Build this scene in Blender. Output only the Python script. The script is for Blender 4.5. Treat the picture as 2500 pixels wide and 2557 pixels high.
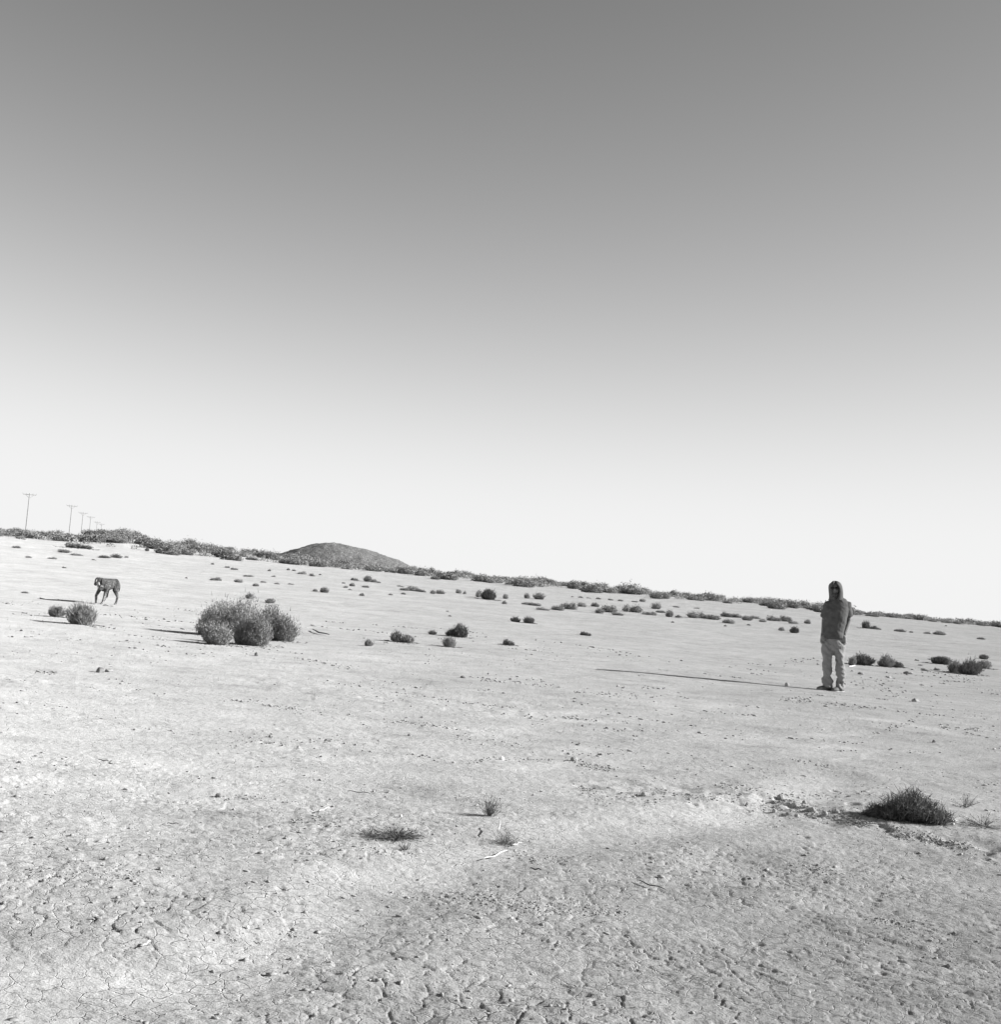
import bpy, bmesh, math, random
import numpy as np
from mathutils import Vector, Matrix

# ------------------------------------------------------------------ scene reset
for o in list(bpy.data.objects):
    bpy.data.objects.remove(o)
scene = bpy.context.scene
COL = scene.collection

# ------------------------------------------------------------------ camera
F_PX, CX, CY = 3300.0, 1250.0, 1278.5          # focal length and centre, in photograph pixels
CAM_H = 1.27                                   # chest-level viewfinder
PITCH, ROLL = math.radians(3.0), math.radians(5.0)
fwd = Vector((0, math.cos(PITCH), math.sin(PITCH)))
up0 = Vector((0, -math.sin(PITCH), math.cos(PITCH)))
rt0 = Vector((1, 0, 0))
RT = rt0 * math.cos(ROLL) + up0 * math.sin(ROLL)
UP = up0 * math.cos(ROLL) - rt0 * math.sin(ROLL)
cam = bpy.data.cameras.new('camera')
cam.sensor_fit = 'HORIZONTAL'
cam.sensor_width = 36.0
cam.lens = F_PX / 2500.0 * 36.0
cam.clip_start = 0.05
cam.clip_end = 30000
camo = bpy.data.objects.new('camera', cam)
COL.objects.link(camo)
camo.matrix_world = Matrix(((RT.x, UP.x, -fwd.x, 0), (RT.y, UP.y, -fwd.y, 0),
                            (RT.z, UP.z, -fwd.z, CAM_H), (0, 0, 0, 1)))
scene.camera = camo

# ------------------------------------------------------------------ sky, sun, exposure
SUN_EL = math.radians(25.0)
SUN_AZ = math.radians(88.0)                    # clockwise from +Y: low sun from the right, a little beyond
sun_dir = Vector((math.sin(SUN_AZ) * math.cos(SUN_EL), math.cos(SUN_AZ) * math.cos(SUN_EL), math.sin(SUN_EL)))
world = bpy.data.worlds.new('World')
scene.world = world
world.use_nodes = True
wn, wl = world.node_tree.nodes, world.node_tree.links
wn.clear()
sky = wn.new('ShaderNodeTexSky')
sky.sky_type = 'NISHITA'
sky.sun_disc = False
sky.sun_elevation = SUN_EL
sky.sun_rotation = SUN_AZ
sky.air_density = 1.0
sky.dust_density = 0.0
sky.ozone_density = 1.0
sep = wn.new('ShaderNodeSeparateColor')        # black and white film behind a red filter: the red channel only
def wmath(op, a, b=None):
    m = wn.new('ShaderNodeMath'); m.operation = op
    for i, q in enumerate((a, b)):
        if q is None: continue
        if isinstance(q, (int, float)): m.inputs[i].default_value = q
        else: wl.new(q, m.inputs[i])
    return m.outputs[0]
EXPOSURE = 1.25
# contrast and shoulder of the film, 0.9 * (1 - exp(-k * red ** p)), on the whole sky
film = wmath('MULTIPLY', wmath('SUBTRACT', 1.0, wmath('EXPONENT', wmath('MULTIPLY', wmath('POWER', sep.outputs[0], 1.75), -0.188))), 0.9 / 2 ** EXPOSURE / 0.10)
bg = wn.new('ShaderNodeBackground'); bg.inputs['Strength'].default_value = 0.10
wo = wn.new('ShaderNodeOutputWorld')
wl.new(sky.outputs[0], sep.inputs[0])
wl.new(film, bg.inputs['Color']); wl.new(bg.outputs[0], wo.inputs['Surface'])
sun = bpy.data.lights.new('sun', 'SUN')
sun.energy = 5.0
sun.angle = math.radians(0.5)
sun.color = (1.0, 0.995, 0.985)
suno = bpy.data.objects.new('sun', sun)
COL.objects.link(suno)
suno.rotation_euler = sun_dir.to_track_quat('Z', 'Y').to_euler()
suno.location = (40, 10, 30)
scene.render.engine = 'CYCLES'
scene.view_settings.view_transform = 'Standard'
scene.view_settings.look = 'None'
scene.view_settings.gamma = 1.0
scene.view_settings.use_curve_mapping = False
scene.view_settings.exposure = EXPOSURE

# ------------------------------------------------------------------ numpy noise
def _hash(ix, iy, s):
    h = (ix.astype(np.int64) * 374761393 + iy.astype(np.int64) * 668265263 + s * 974634777) & 0x7fffffff
    h = ((h ^ (h >> 13)) * 1274126177) & 0x7fffffff
    h = ((h ^ (h >> 16)) * 2246822519) & 0x7fffffff
    return (h ^ (h >> 15)) / float(0x7fffffff)
def vnoise(x, y, s=0):
    ix, iy = np.floor(x), np.floor(y)
    fx, fy = x - ix, y - iy
    ux, uy = fx * fx * fx * (fx * (fx * 6 - 15) + 10), fy * fy * fy * (fy * (fy * 6 - 15) + 10)
    a, b = _hash(ix, iy, s), _hash(ix + 1, iy, s)
    c, d = _hash(ix, iy + 1, s), _hash(ix + 1, iy + 1, s)
    return ((a + (b - a) * ux) * (1 - uy) + (c + (d - c) * ux) * uy) * 2 - 1
def fbm(x, y, s=0, o=4):
    t, a, k = 0, 1.0, 0
    for i in range(o):
        t = t + a * vnoise(x * (2.03 ** i) + 17.3 * i, y * (2.03 ** i) - 9.1 * i, s + i)
        k += a
        a *= 0.5
    return t / k
def smooth(a, b, x):
    t = np.clip((x - a) / (b - a), 0, 1)
    return t * t * (3 - 2 * t)
def cells(x, y, s=0):
    ix, iy = np.floor(x), np.floor(y)
    f1 = np.full(x.shape, 9.0); f2 = np.full(x.shape, 9.0)
    hid = np.zeros(x.shape); px = np.zeros(x.shape); py = np.zeros(x.shape)
    for i in (-1, 0, 1):
        for j in (-1, 0, 1):
            gx, gy = ix + i, iy + j
            cx = gx + 0.1 + 0.8 * _hash(gx, gy, s); cy = gy + 0.1 + 0.8 * _hash(gx, gy, s + 7)
            d = np.hypot(x - cx, y - cy)
            n = d < f1
            f2 = np.where(n, f1, np.minimum(f2, d))
            hid = np.where(n, _hash(gx, gy, s + 13), hid)
            px = np.where(n, x - cx, px); py = np.where(n, y - cy, py)
            f1 = np.where(n, d, f1)
    return f1, f2, hid, px, py

# ------------------------------------------------------------------ terrain
PR = [0, 30, 50, 70, 90, 110, 130, 150, 170, 220, 400, 9000]
PZ = [0, 0, .18, .5, .9, 1.18, 1.33, 1.40, 1.34, .8, 0, 0]
AX = [(p - CX) / F_PX for p in (-900, 30, 180, 320, 400, 600, 720, 1050, 1500, 1700, 1900, 2200, 2460, 3400)]
AZV = [.5, .4, .75, 1.5, .85, .7, .3, 0.05, 0.05, -.15, -.05, -.28, -.4, -.5]
def base(x, y):
    x, y = np.asarray(x, float), np.asarray(y, float)
    r = np.hypot(x, y)
    z = np.interp(r, PR, PZ)
    t = np.where(y > 1, x / np.maximum(y, 1), np.sign(x) * 1.0)
    z = z + np.interp(t, AX, AZV) * np.exp(-((r - 152) / 30) ** 2)
    return z
def ray(px, py):
    return (fwd + RT * ((px - CX) / F_PX) - UP * ((py - CY) / F_PX)).normalized()
def at(px, py):
    d = ray(px, py)
    if d.z < 0 and CAM_H / -d.z * math.hypot(d.x, d.y) < 30:      # the flat in front is level
        return d.x * CAM_H / -d.z, d.y * CAM_H / -d.z
    t, st = 25.0, 0.05
    while t < 400:
        if CAM_H + d.z * t <= float(base(d.x * t, d.y * t)):
            break
        t += st + t * 0.002
    lo, hi = t - st - t * 0.002, t
    for _ in range(20):
        m = (lo + hi) / 2
        if CAM_H + d.z * m <= float(base(d.x * m, d.y * m)): hi = m
        else: lo = m
    return d.x * hi, d.y * hi
def dist_scale(x, y):
    return F_PX / math.hypot(x, y)

PITS = [(1733, 2004, .045, .6), (1860, 2005, .055, .7), (1868, 2018, .03, .6), (1625, 1982, .045, .7), (1612, 2005, .04, .7), (1762, 2008, .025, .6),
        (1945, 1985, .06, .8), (1950, 2015, .055, .7), (2085, 1963, .05, .7), (2152, 1970, .05, .6),
        (2178, 1974, .05, .6), (2127, 2004, .075, .8), (1990, 1973, .04, .5), (1490, 2003, .03, .6), (1500, 1985, .03, .6),
        (1980, 2003, .05, .7), (2010, 2012, .05, .7), (1870, 1978, .04, .6), (1845, 1990, .03, .6), (805, 2065, .045, .4),
        (795, 2072, .04, .35), (830, 2075, .04, .35), (2040, 1968, .04, .5), (1908, 2043, .035, .6), (1930, 2060, .03, .6),
        (2010, 2087, .05, .5), (2290, 2085, .05, .6), (2230, 2079, .06, .5), (2340, 1945, .05, .4), (2120, 1931, .03, .4),
        (1330, 1878, .03, .5), (700, 1815, .05, .5), (660, 1850, .06, .6), (815, 1845, .05, .7), (1560, 2245, .02, .4),
        (1975, 2265, .03, .5), (2190, 2240, .04, .6), (1295, 2305, .025, .5), (1330, 2312, .02, .5), (225, 2108, .05, .4),
        (700, 2225, .03, .4), (1893, 2355, .03, .6), (2250, 2400, .03, .4), (2200, 2430, .035, .5), (560, 2205, .02, .4)]
PITW = [at(p[0], p[1]) + (p[2] * .62, p[3]) for p in PITS]
# smooth shallow vehicle track that sweeps from the lower left to the right-hand bush
TRACK = [at(*p) for p in ((250, 2500), (520, 2440), (760, 2330), (1000, 2210), (1250, 2125), (1500, 2090), (1700, 2058), (1880, 2022), (2000, 1990), (2080, 1930))]
WHEELS = [[at(*p) for p in q] for q in (((2520, 1842), (2380, 1800), (2200, 1772), (1950, 1762), (1600, 1765), (1200, 1790)), ((2520, 1880), (2380, 1830), (2200, 1798), (1950, 1785), (1600, 1790), (1200, 1822)),
          ((2100, 1830), (1700, 1850), (1200, 1890), (700, 1900), (-50, 1880)), ((2100, 1862), (1700, 1880), (1200, 1925), (700, 1938), (-50, 1915)))]
def seg_dist(x, y, pts):
    best = np.full(x.shape, 1e9)
    for (ax, ay), (bx, by) in zip(pts[:-1], pts[1:]):
        dx, dy = bx - ax, by - ay
        t = np.clip(((x - ax) * dx + (y - ay) * dy) / (dx * dx + dy * dy), 0, 1)
        cr = np.sign((x - ax) * dy - (y - ay) * dx)
        d = np.hypot(x - ax - t * dx, y - ay - t * dy)
        best = np.where(d < np.abs(best), d * np.where(cr == 0, 1, cr), best)
    return best
# broken crust edge that runs from the large right shrub towards the middle: the near side lies lower
SCARP = [at(*p) for p in ((1440, 1955), (1520, 1985), (1640, 1972), (1760, 1990), (1860, 1984), (1950, 1996), (2020, 2016), (2100, 2036), (2190, 2056), (2290, 2082), (2400, 2108), (2520, 2150))]
def relief(x, y):
    x, y = np.asarray(x, float), np.asarray(y, float)
    r = np.hypot(x, y)
    h = 0.05 * fbm(x / 6.0, y / 6.0, 3, 3) + 0.015 * fbm(x / 1.3, y / 1.3, 11, 3) * (1 + 2 * smooth(20, 120, r))
    near = 1 - smooth(12, 36, r)
    nearp = 1 - smooth(5.0, 11.5, r)
    td = seg_dist(x, y, TRACK)
    tr = np.exp(-(td / 0.28) ** 2)
    h = h - 0.028 * tr + 0.02 * np.exp(-((np.abs(td) - 0.42) / 0.14) ** 2) * .5 * (0.6 + 0.5 * fbm(x * 1.5, y * 1.5, 91, 2))
    # crust of cracked mud: cell plates, warped, in patches
    wx, wy = x + 0.035 * fbm(x * 9, y * 9, 21, 3), y + 0.035 * fbm(x * 9 + 40, y * 9, 25, 3)
    patch = smooth(-0.55, 0.15, fbm(x / 0.9 + 7, y / 0.9, 31, 3)) * (1 - 0.75 * tr)
    ca, sa = math.cos(-0.75), math.sin(-0.75)
    u, v = wx * ca + wy * sa, -wx * sa + wy * ca
    right = smooth(-0.6, 0.9, x - 0.15 * y + 0.6 * fbm(x / 1.5, y / 1.5, 77, 2))
    f1, f2, hid, px, py = cells(wx / 0.105, wy / 0.105, 5)
    e = f2 - f1
    plate = (hid - 0.5) * 0.0055 + (px * (hid - 0.4) + py * (np.modf(hid * 7.7)[0] - 0.5)) * 0.007
    crackm = smooth(0.25, 0.6, vnoise(wx / 0.22, wy / 0.22, 41) * 0.5 + 0.5)
    crack = -0.0065 * (1 - smooth(0.02, 0.085, e)) * (0.35 + 0.65 * crackm)
    h = h + nearp * patch * (plate * smooth(0.0, 0.10, e) + crack)
    g1, g2, gid, qx, qy = cells(u / 0.20, v / 0.075, 55)
    ge = g2 - g1
    fl = (gid - 0.5) * 0.007 * smooth(0, .25, ge) + qx * (gid - 0.3) * 0.007 - 0.006 * (1 - smooth(.02, .12, ge)) * smooth(.2, .6, gid)
    h = h + (0.25 * near + 0.75 * nearp) * right * (1 - 0.7 * tr) * fl * (0.55 + 0.6 * smooth(-.2, .4, fbm(x / .7, y / .7, 63, 2)))
    sd = seg_dist(x, y, SCARP)
    se = sd + 0.22 * fbm(x / .22, y / .22, 141, 3)
    sw = np.exp(-(sd / 0.5) ** 2) * smooth(-.05, .3, fbm(x / .45, y / .45, 145, 3) + .10) * smooth(1.5, 1.9, x) * (1 - .8 * smooth(2.3, 2.7, x))
    h = h - 0.032 * smooth(-.03, .04, se) * sw + 0.022 * smooth(0, .8, x) * np.exp(-((sd + .1) / .3) ** 2) * fbm(x / .14, y / .14, 147, 3)
    # crumbs
    rough = smooth(-0.1, 0.5, fbm(x / 1.1 + 3, y / 1.1 - 8, 71, 3))
    h = h + near * (0.0025 + 0.006 * rough) * (1 - .6 * tr) * fbm(x / 0.11, y / 0.11, 81, 3)
    h = h + 0.0022 * near * vnoise(x / 0.03, y / 0.03, 85)
    # mid-distance swells and low crust edges, seen edge-on further out
    ee = fbm(x / 1.6, y / 2.6, 95, 4)
    h = h + 0.006 * smooth(6, 11, r) * (1 - smooth(60, 110, r)) * smooth(0.10, 0.16, ee) * smooth(-.1, .4, fbm(x / 5, y / 5, 99, 2))
    return h
def pits(x, y):
    h = np.zeros(np.shape(x))
    n = fbm(x / .07, y / .07, 121, 2)
    for (cx, cy, R, dp) in PITW:
        d = np.hypot(x - cx, (y - cy) / 1.5) / R * (1 + 0.5 * n)
        h = h - dp * R * 0.62 * (1 - smooth(0.45, 1.05, d)) + dp * R * 0.12 * np.exp(-((d - 1.5) / 0.5) ** 2)
    return h
def height(x, y):
    x, y = np.atleast_1d(np.asarray(x, float)), np.atleast_1d(np.asarray(y, float))
    return base(x, y) + relief(x, y) + pits(x, y)
def gz(x, y):
    return float(height(x, y)[0])

# ------------------------------------------------------------------ materials
def mat(name):
    m = bpy.data.materials.new(name)
    m.use_nodes = True
    nt = m.node_tree
    b = nt.nodes['Principled BSDF']
    b.inputs['Specular IOR Level'].default_value = 0.2
    return m, nt, b
def node(nt, t, **kw):
    n = nt.nodes.new(t)
    for k, v in kw.items():
        if k.startswith('i_'): n.inputs[k[2:].replace('_', ' ')].default_value = v
        else: setattr(n, k, v)
    return n
def ramp(nt, src, stops):
    r = nt.nodes.new('ShaderNodeValToRGB')
    el = r.color_ramp.elements
    while len(el) < len(stops): el.new(0.5)
    for e, (p, v) in zip(el, stops):
        e.position = p; e.color = (v, v, v, 1)
    nt.links.new(src, r.inputs[0])
    return r.outputs[0]
def mul(nt, a, b, op='MULTIPLY'):
    m = nt.nodes.new('ShaderNodeMath'); m.operation = op
    for i, s in enumerate((a, b)):
        if isinstance(s, (int, float)): m.inputs[i].default_value = s
        else: nt.links.new(s, m.inputs[i])
    return m.outputs[0]
def noise(nt, scale, detail=4, vec=None, rough=0.55):
    n = nt.nodes.new('ShaderNodeTexNoise')
    n.inputs['Scale'].default_value = scale; n.inputs['Detail'].default_value = detail
    n.inputs['Roughness'].default_value = rough
    if vec is not None: nt.links.new(vec, n.inputs['Vector'])
    return n.outputs['Fac']
def plain(name, lo, hi, scale, rough=0.9, bump=0.0, detail=4, rand=0.0, dist=0.01):
    m, nt, b = mat(name)
    tc = node(nt, 'ShaderNodeTexCoord')
    f = noise(nt, scale, detail, tc.outputs['Object'])
    c = ramp(nt, f, [(0.3, lo), (0.7, hi)])
    if rand:
        oi = node(nt, 'ShaderNodeObjectInfo')
        k = mul(nt, mul(nt, oi.outputs['Random'], rand), 1 - rand / 2, 'ADD')
        c = mul(nt, c, k)
    nt.links.new(c, b.inputs['Base Color'])
    b.inputs['Roughness'].default_value = rough
    if bump:
        bn = node(nt, 'ShaderNodeBump'); bn.inputs['Strength'].default_value = bump; bn.inputs['Distance'].default_value = dist
        nt.links.new(f, bn.inputs['Height']); nt.links.new(bn.outputs[0], b.inputs['Normal'])
    return m

def ground_material():
    m, nt, b = mat('dry_playa_soil')
    g = node(nt, 'ShaderNodeNewGeometry')
    P = g.outputs['Position']
    big = noise(nt, 0.35, 5, P)
    mid = noise(nt, 2.2, 5, P)
    fine = noise(nt, 28, 5, P, 0.7)
    grit = noise(nt, 110, 3, P, 0.7)
    c = ramp(nt, big, [(0.3, 0.42), (0.7, 0.50)])
    c = mul(nt, c, ramp(nt, mid, [(0.25, 0.86), (0.6, 1.0), (0.8, 1.05)]))
    c = mul(nt, c, ramp(nt, fine, [(0.2, 0.72), (0.45, 0.98), (0.8, 1.12)]))
    c = mul(nt, c, ramp(nt, grit, [(0.30, 0.6), (0.45, 0.98), (0.72, 1.14)]))
    c = mul(nt, c, ramp(nt, noise(nt, 1.1, 9, P, 0.72), [(0.30, 0.78), (0.44, 0.98), (0.8, 1.05)]))
    c = mul(nt, c, ramp(nt, noise(nt, 7, 6, P, 0.7), [(0.28, 0.72), (0.45, 1.0), (0.8, 1.04)]))
    # greyer clay crust of the pan the camera stands on, with a ragged edge
    sx = node(nt, 'ShaderNodeSeparateXYZ'); nt.links.new(P, sx.inputs[0])
    edge = mul(nt, mul(nt, sx.outputs['Y'], mul(nt, sx.outputs['X'], -0.25), 'ADD'), mul(nt, mul(nt, big, mid, 'ADD'), 2.2), 'ADD')
    k = node(nt, 'ShaderNodeMapRange'); k.interpolation_type = 'SMOOTHERSTEP'
    k.inputs['From Min'].default_value = 5.0; k.inputs['From Max'].default_value = 11.5
    k.inputs['To Min'].default_value = 0.74; k.inputs['To Max'].default_value = 1.0
    nt.links.new(edge, k.inputs['Value'])
    c = mul(nt, c, k.outputs[0])
    at_ = node(nt, 'ShaderNodeAttribute'); at_.attribute_name = 'worn'                 # soil rubbed pale and smooth by wheels
    c = mul(nt, c, mul(nt, mul(nt, at_.outputs['Fac'], 0.22), 1.0, 'ADD'))
    nt.links.new(c, b.inputs['Base Color'])
    b.inputs['Roughness'].default_value = 1.0
    b.inputs['Specular IOR Level'].default_value = 0.0
    b.inputs['Diffuse Roughness'].default_value = 0.7
    wv = node(nt, 'ShaderNodeTexNoise'); wv.inputs['Scale'].default_value = 11; wv.inputs['Detail'].default_value = 3; nt.links.new(P, wv.inputs['Vector'])
    va = node(nt, 'ShaderNodeVectorMath'); va.operation = 'MULTIPLY_ADD'; va.inputs[1].default_value = (.085, .085, 0); nt.links.new(wv.outputs['Color'], va.inputs[0]); nt.links.new(P, va.inputs[2])
    vo = node(nt, 'ShaderNodeTexVoronoi'); vo.feature = 'DISTANCE_TO_EDGE'; vo.voronoi_dimensions = '2D'; vo.inputs['Scale'].default_value = 12.5
    nt.links.new(va.outputs[0], vo.inputs['Vector'])
    hair = ramp(nt, vo.outputs['Distance'], [(0.0, 0.0), (0.035, 1.0)])
    hm = ramp(nt, noise(nt, 2.0, 4, P), [(0.40, 0.07), (0.60, 0.36)])
    h = mul(nt, mul(nt, mul(nt, fine, 0.6), mul(nt, grit, 0.3), 'ADD'), mul(nt, hair, hm), 'ADD')
    bn = node(nt, 'ShaderNodeBump'); bn.inputs['Strength'].default_value = 0.9; bn.inputs['Distance'].default_value = 0.016
    nt.links.new(h, bn.inputs['Height']); nt.links.new(bn.outputs[0], b.inputs['Normal'])
    return m
M_GROUND = ground_material()
M_CLOD = plain('dry_clod', 0.22, 0.36, 40, 1.0, 0.5, 4, 0.3)
M_STONE = plain('dark_stone', 0.13, 0.24, 25, 0.95, 0.6, 5)
M_HILLROCK = None
def shrub_material(name, lo, hi, tr):
    m, nt, b = mat(name)
    oi = node(nt, 'ShaderNodeObjectInfo')
    tc = node(nt, 'ShaderNodeTexCoord')
    f = noise(nt, 9, 3, tc.outputs['Object'])
    c = ramp(nt, f, [(0.3, lo), (0.7, hi)])
    c = mul(nt, c, mul(nt, mul(nt, oi.outputs['Random'], 0.4), 0.8, 'ADD'))
    nt.links.new(c, b.inputs['Base Color'])
    b.inputs['Roughness'].default_value = 0.85
    t = node(nt, 'ShaderNodeBsdfTranslucent'); nt.links.new(c, t.inputs['Color'])
    mx = node(nt, 'ShaderNodeMixShader'); mx.inputs[0].default_value = tr
    nt.links.new(b.outputs[0], mx.inputs[1]); nt.links.new(t.outputs[0], mx.inputs[2])
    nt.links.new(mx.outputs[0], nt.nodes['Material Output'].inputs['Surface'])
    return m
M_TWIG = shrub_material('grey_green_twigs', 0.17, 0.31, 0.15)
M_TWIG_DARK = shrub_material('dark_twigs', 0.08, 0.15, 0.1)
M_STEM = plain('woody_stem', 0.10, 0.18, 30, 0.9)
M_PALESTICK = plain('bleached_wood', 0.46, 0.62, 20, 0.7)
M_DARKSTICK = plain('dark_dead_wood', 0.06, 0.11, 20, 0.9)
M_POLE = plain('hazed_weathered_pole_wood', 0.22, 0.32, 6, 0.9)  # weathered wood, its colour lightened to imitate distance haze
M_INSUL = plain('insulator_glass', 0.2, 0.3, 6, 0.3)

# ------------------------------------------------------------------ object helpers
def link(name, me, m=None, parent=None, smooth_shade=False):
    o = bpy.data.objects.new(name, me)
    COL.objects.link(o)
    if me is not None and m is not None and not me.materials: me.materials.append(m)
    if parent is not None: o.parent = parent
    if smooth_shade: me.polygons.foreach_set('use_smooth', np.ones(len(me.polygons), bool))
    return o
def empty(name, loc, rz=0.0):
    o = bpy.data.objects.new(name, None)
    COL.objects.link(o)
    o.location = loc; o.rotation_euler = (0, 0, rz); o.empty_display_size = 0.1
    return o
def tag(o, label=None, cat=None, group=None, kind=None):
    if label: o['label'] = label
    if cat: o['category'] = cat
    if group: o['group'] = group
    if kind: o['kind'] = kind
    return o
def pydata(name, v, f):
    me = bpy.data.meshes.new(name)
    me.from_pydata([tuple(map(float, p)) for p in v], [], f)
    me.update()
    return me
def grid_mesh(name, V, rows, cols):
    me = bpy.data.meshes.new(name)
    n = rows * cols
    me.vertices.add(n)
    me.vertices.foreach_set('co', V.reshape(-1).astype(np.float32))
    i = np.arange(rows - 1)[:, None] * cols + np.arange(cols - 1)[None, :]
    q = np.stack([i, i + 1, i + cols + 1, i + cols], -1).reshape(-1)
    nf = (rows - 1) * (cols - 1)
    me.loops.add(nf * 4)
    me.loops.foreach_set('vertex_index', q.astype(np.int32))
    me.polygons.add(nf)
    me.polygons.foreach_set('loop_start', (np.arange(nf) * 4).astype(np.int32))
    me.polygons.foreach_set('use_smooth', np.ones(nf, bool))
    me.update(calc_edges=True)
    return me
def tri_mesh(name, V):
    """V: (n,3,3) loose triangles"""
    n = len(V)
    me = bpy.data.meshes.new(name)
    me.vertices.add(n * 3)
    me.vertices.foreach_set('co', V.reshape(-1).astype(np.float32))
    me.loops.add(n * 3)
    me.loops.foreach_set('vertex_index', np.arange(n * 3, dtype=np.int32))
    me.polygons.add(n)
    me.polygons.foreach_set('loop_start', (np.arange(n) * 3).astype(np.int32))
    me.update(calc_edges=True)
    return me

# ------------------------------------------------------------------ ground: one sheet to the horizon
def build_ground():
    rs = [0.02, 0.5, 1.0, 1.6, 2.2, 2.7]
    r = 3.0
    while r < 9000:
        rs.append(r)
        r *= 1 + (0.0023 if r < 7 else 0.0030 if r < 14 else 0.0060 if r < 60 else 0.018 if r < 300 else 0.15)
    rs = np.array(rs)
    th = np.concatenate([np.linspace(-180, -50, 27), np.linspace(-49, -28, 60), np.linspace(-27.9, 27.9, 900),
                         np.linspace(28, 49, 60), np.linspace(50, 180, 27)]) * math.pi / 180
    R, T = np.meshgrid(rs, th, indexing='ij')
    X, Y = R * np.sin(T), R * np.cos(T)
    Z = height(X.ravel(), Y.ravel()).reshape(X.shape)
    V = np.stack([X, Y, Z], -1)[:, ::-1, :]
    me = grid_mesh('ground', V, len(rs), len(th))
    w = np.exp(-(seg_dist(X, Y, TRACK) / .26) ** 2)
    for line in WHEELS: w = np.maximum(w, .9 * np.exp(-(seg_dist(X, Y, line) / .2) ** 2))
    w = (w * smooth(-.4, .3, fbm(X / 1.2, Y / 1.2, 201, 3)))[:, ::-1]
    at_ = me.attributes.new('worn', 'FLOAT', 'POINT'); at_.data.foreach_set('value', w.reshape(-1).astype(np.float32))
    o = link('ground', me, M_GROUND)
    tag(o, 'pale dry cracked desert ground reaching to the ridge', kind='structure')
build_ground()

# ------------------------------------------------------------------ far hill
def build_hill():
    D = 1200.0
    sil = [(560, 0), (640, 8), (700, 24), (740, 41), (780, 55), (810, 61), (830, 62), (850, 61), (880, 57.5), (905, 54), (920, 50), (960, 41), (1000, 32), (1020, 24), (1040, 15), (1080, 5), (1140, 0)]
    sx = [(p + 10 - CX) / F_PX * 0.997 for p, h in sil]; sh = [h for p, h in sil]
    nt_, nd = 260, 90
    t = np.linspace(sx[0] - .02, sx[-1] + .02, nt_)
    d = np.linspace(-1, 1, nd)
    Dg, Tg = np.meshgrid(d, t, indexing='ij')
    Y = D + Dg * 130
    X = Tg * Y
    crest = np.interp(Tg, sx, sh) / F_PX * D + 1.3
    prof = np.clip(1 - np.abs(Dg) ** 1.6, 0, 1)
    Z = crest * prof + (fbm(X / 22, Y / 40, 5, 4) * 1.2 - np.abs(fbm(X / 12, Y / 50, 15, 3)) * .9 + fbm(X / 4, Y / 4, 8, 3) * .6) * smooth(0, .3, prof) * smooth(1, 10, crest) - 0.6
    V = np.stack([X, Y, Z], -1)
    me = grid_mesh('hill', V, nd, nt_)
    m, nt, b = mat('scrubby_hillside')
    g = node(nt, 'ShaderNodeNewGeometry')
    f = noise(nt, 0.55, 6, g.outputs['Position'], 0.75)
    f2 = noise(nt, 0.05, 4, g.outputs['Position'])
    c = mul(nt, ramp(nt, f, [(0.36, 0.06), (0.5, 0.14), (0.66, 0.27)]), ramp(nt, f2, [(0.3, 0.85), (0.7, 1.1)]))
    nt.links.new(c, b.inputs['Base Color']); b.inputs['Roughness'].default_value = 1.0
    bn = node(nt, 'ShaderNodeBump'); bn.inputs['Strength'].default_value = 0.8; bn.inputs['Distance'].default_value = 1.2
    nt.links.new(f, bn.inputs['Height']); nt.links.new(bn.outputs[0], b.inputs['Normal'])
    o = link('hill', me, m)
    tag(o, 'dark rounded hill rising behind the ridge', kind='structure')
build_hill()

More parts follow.
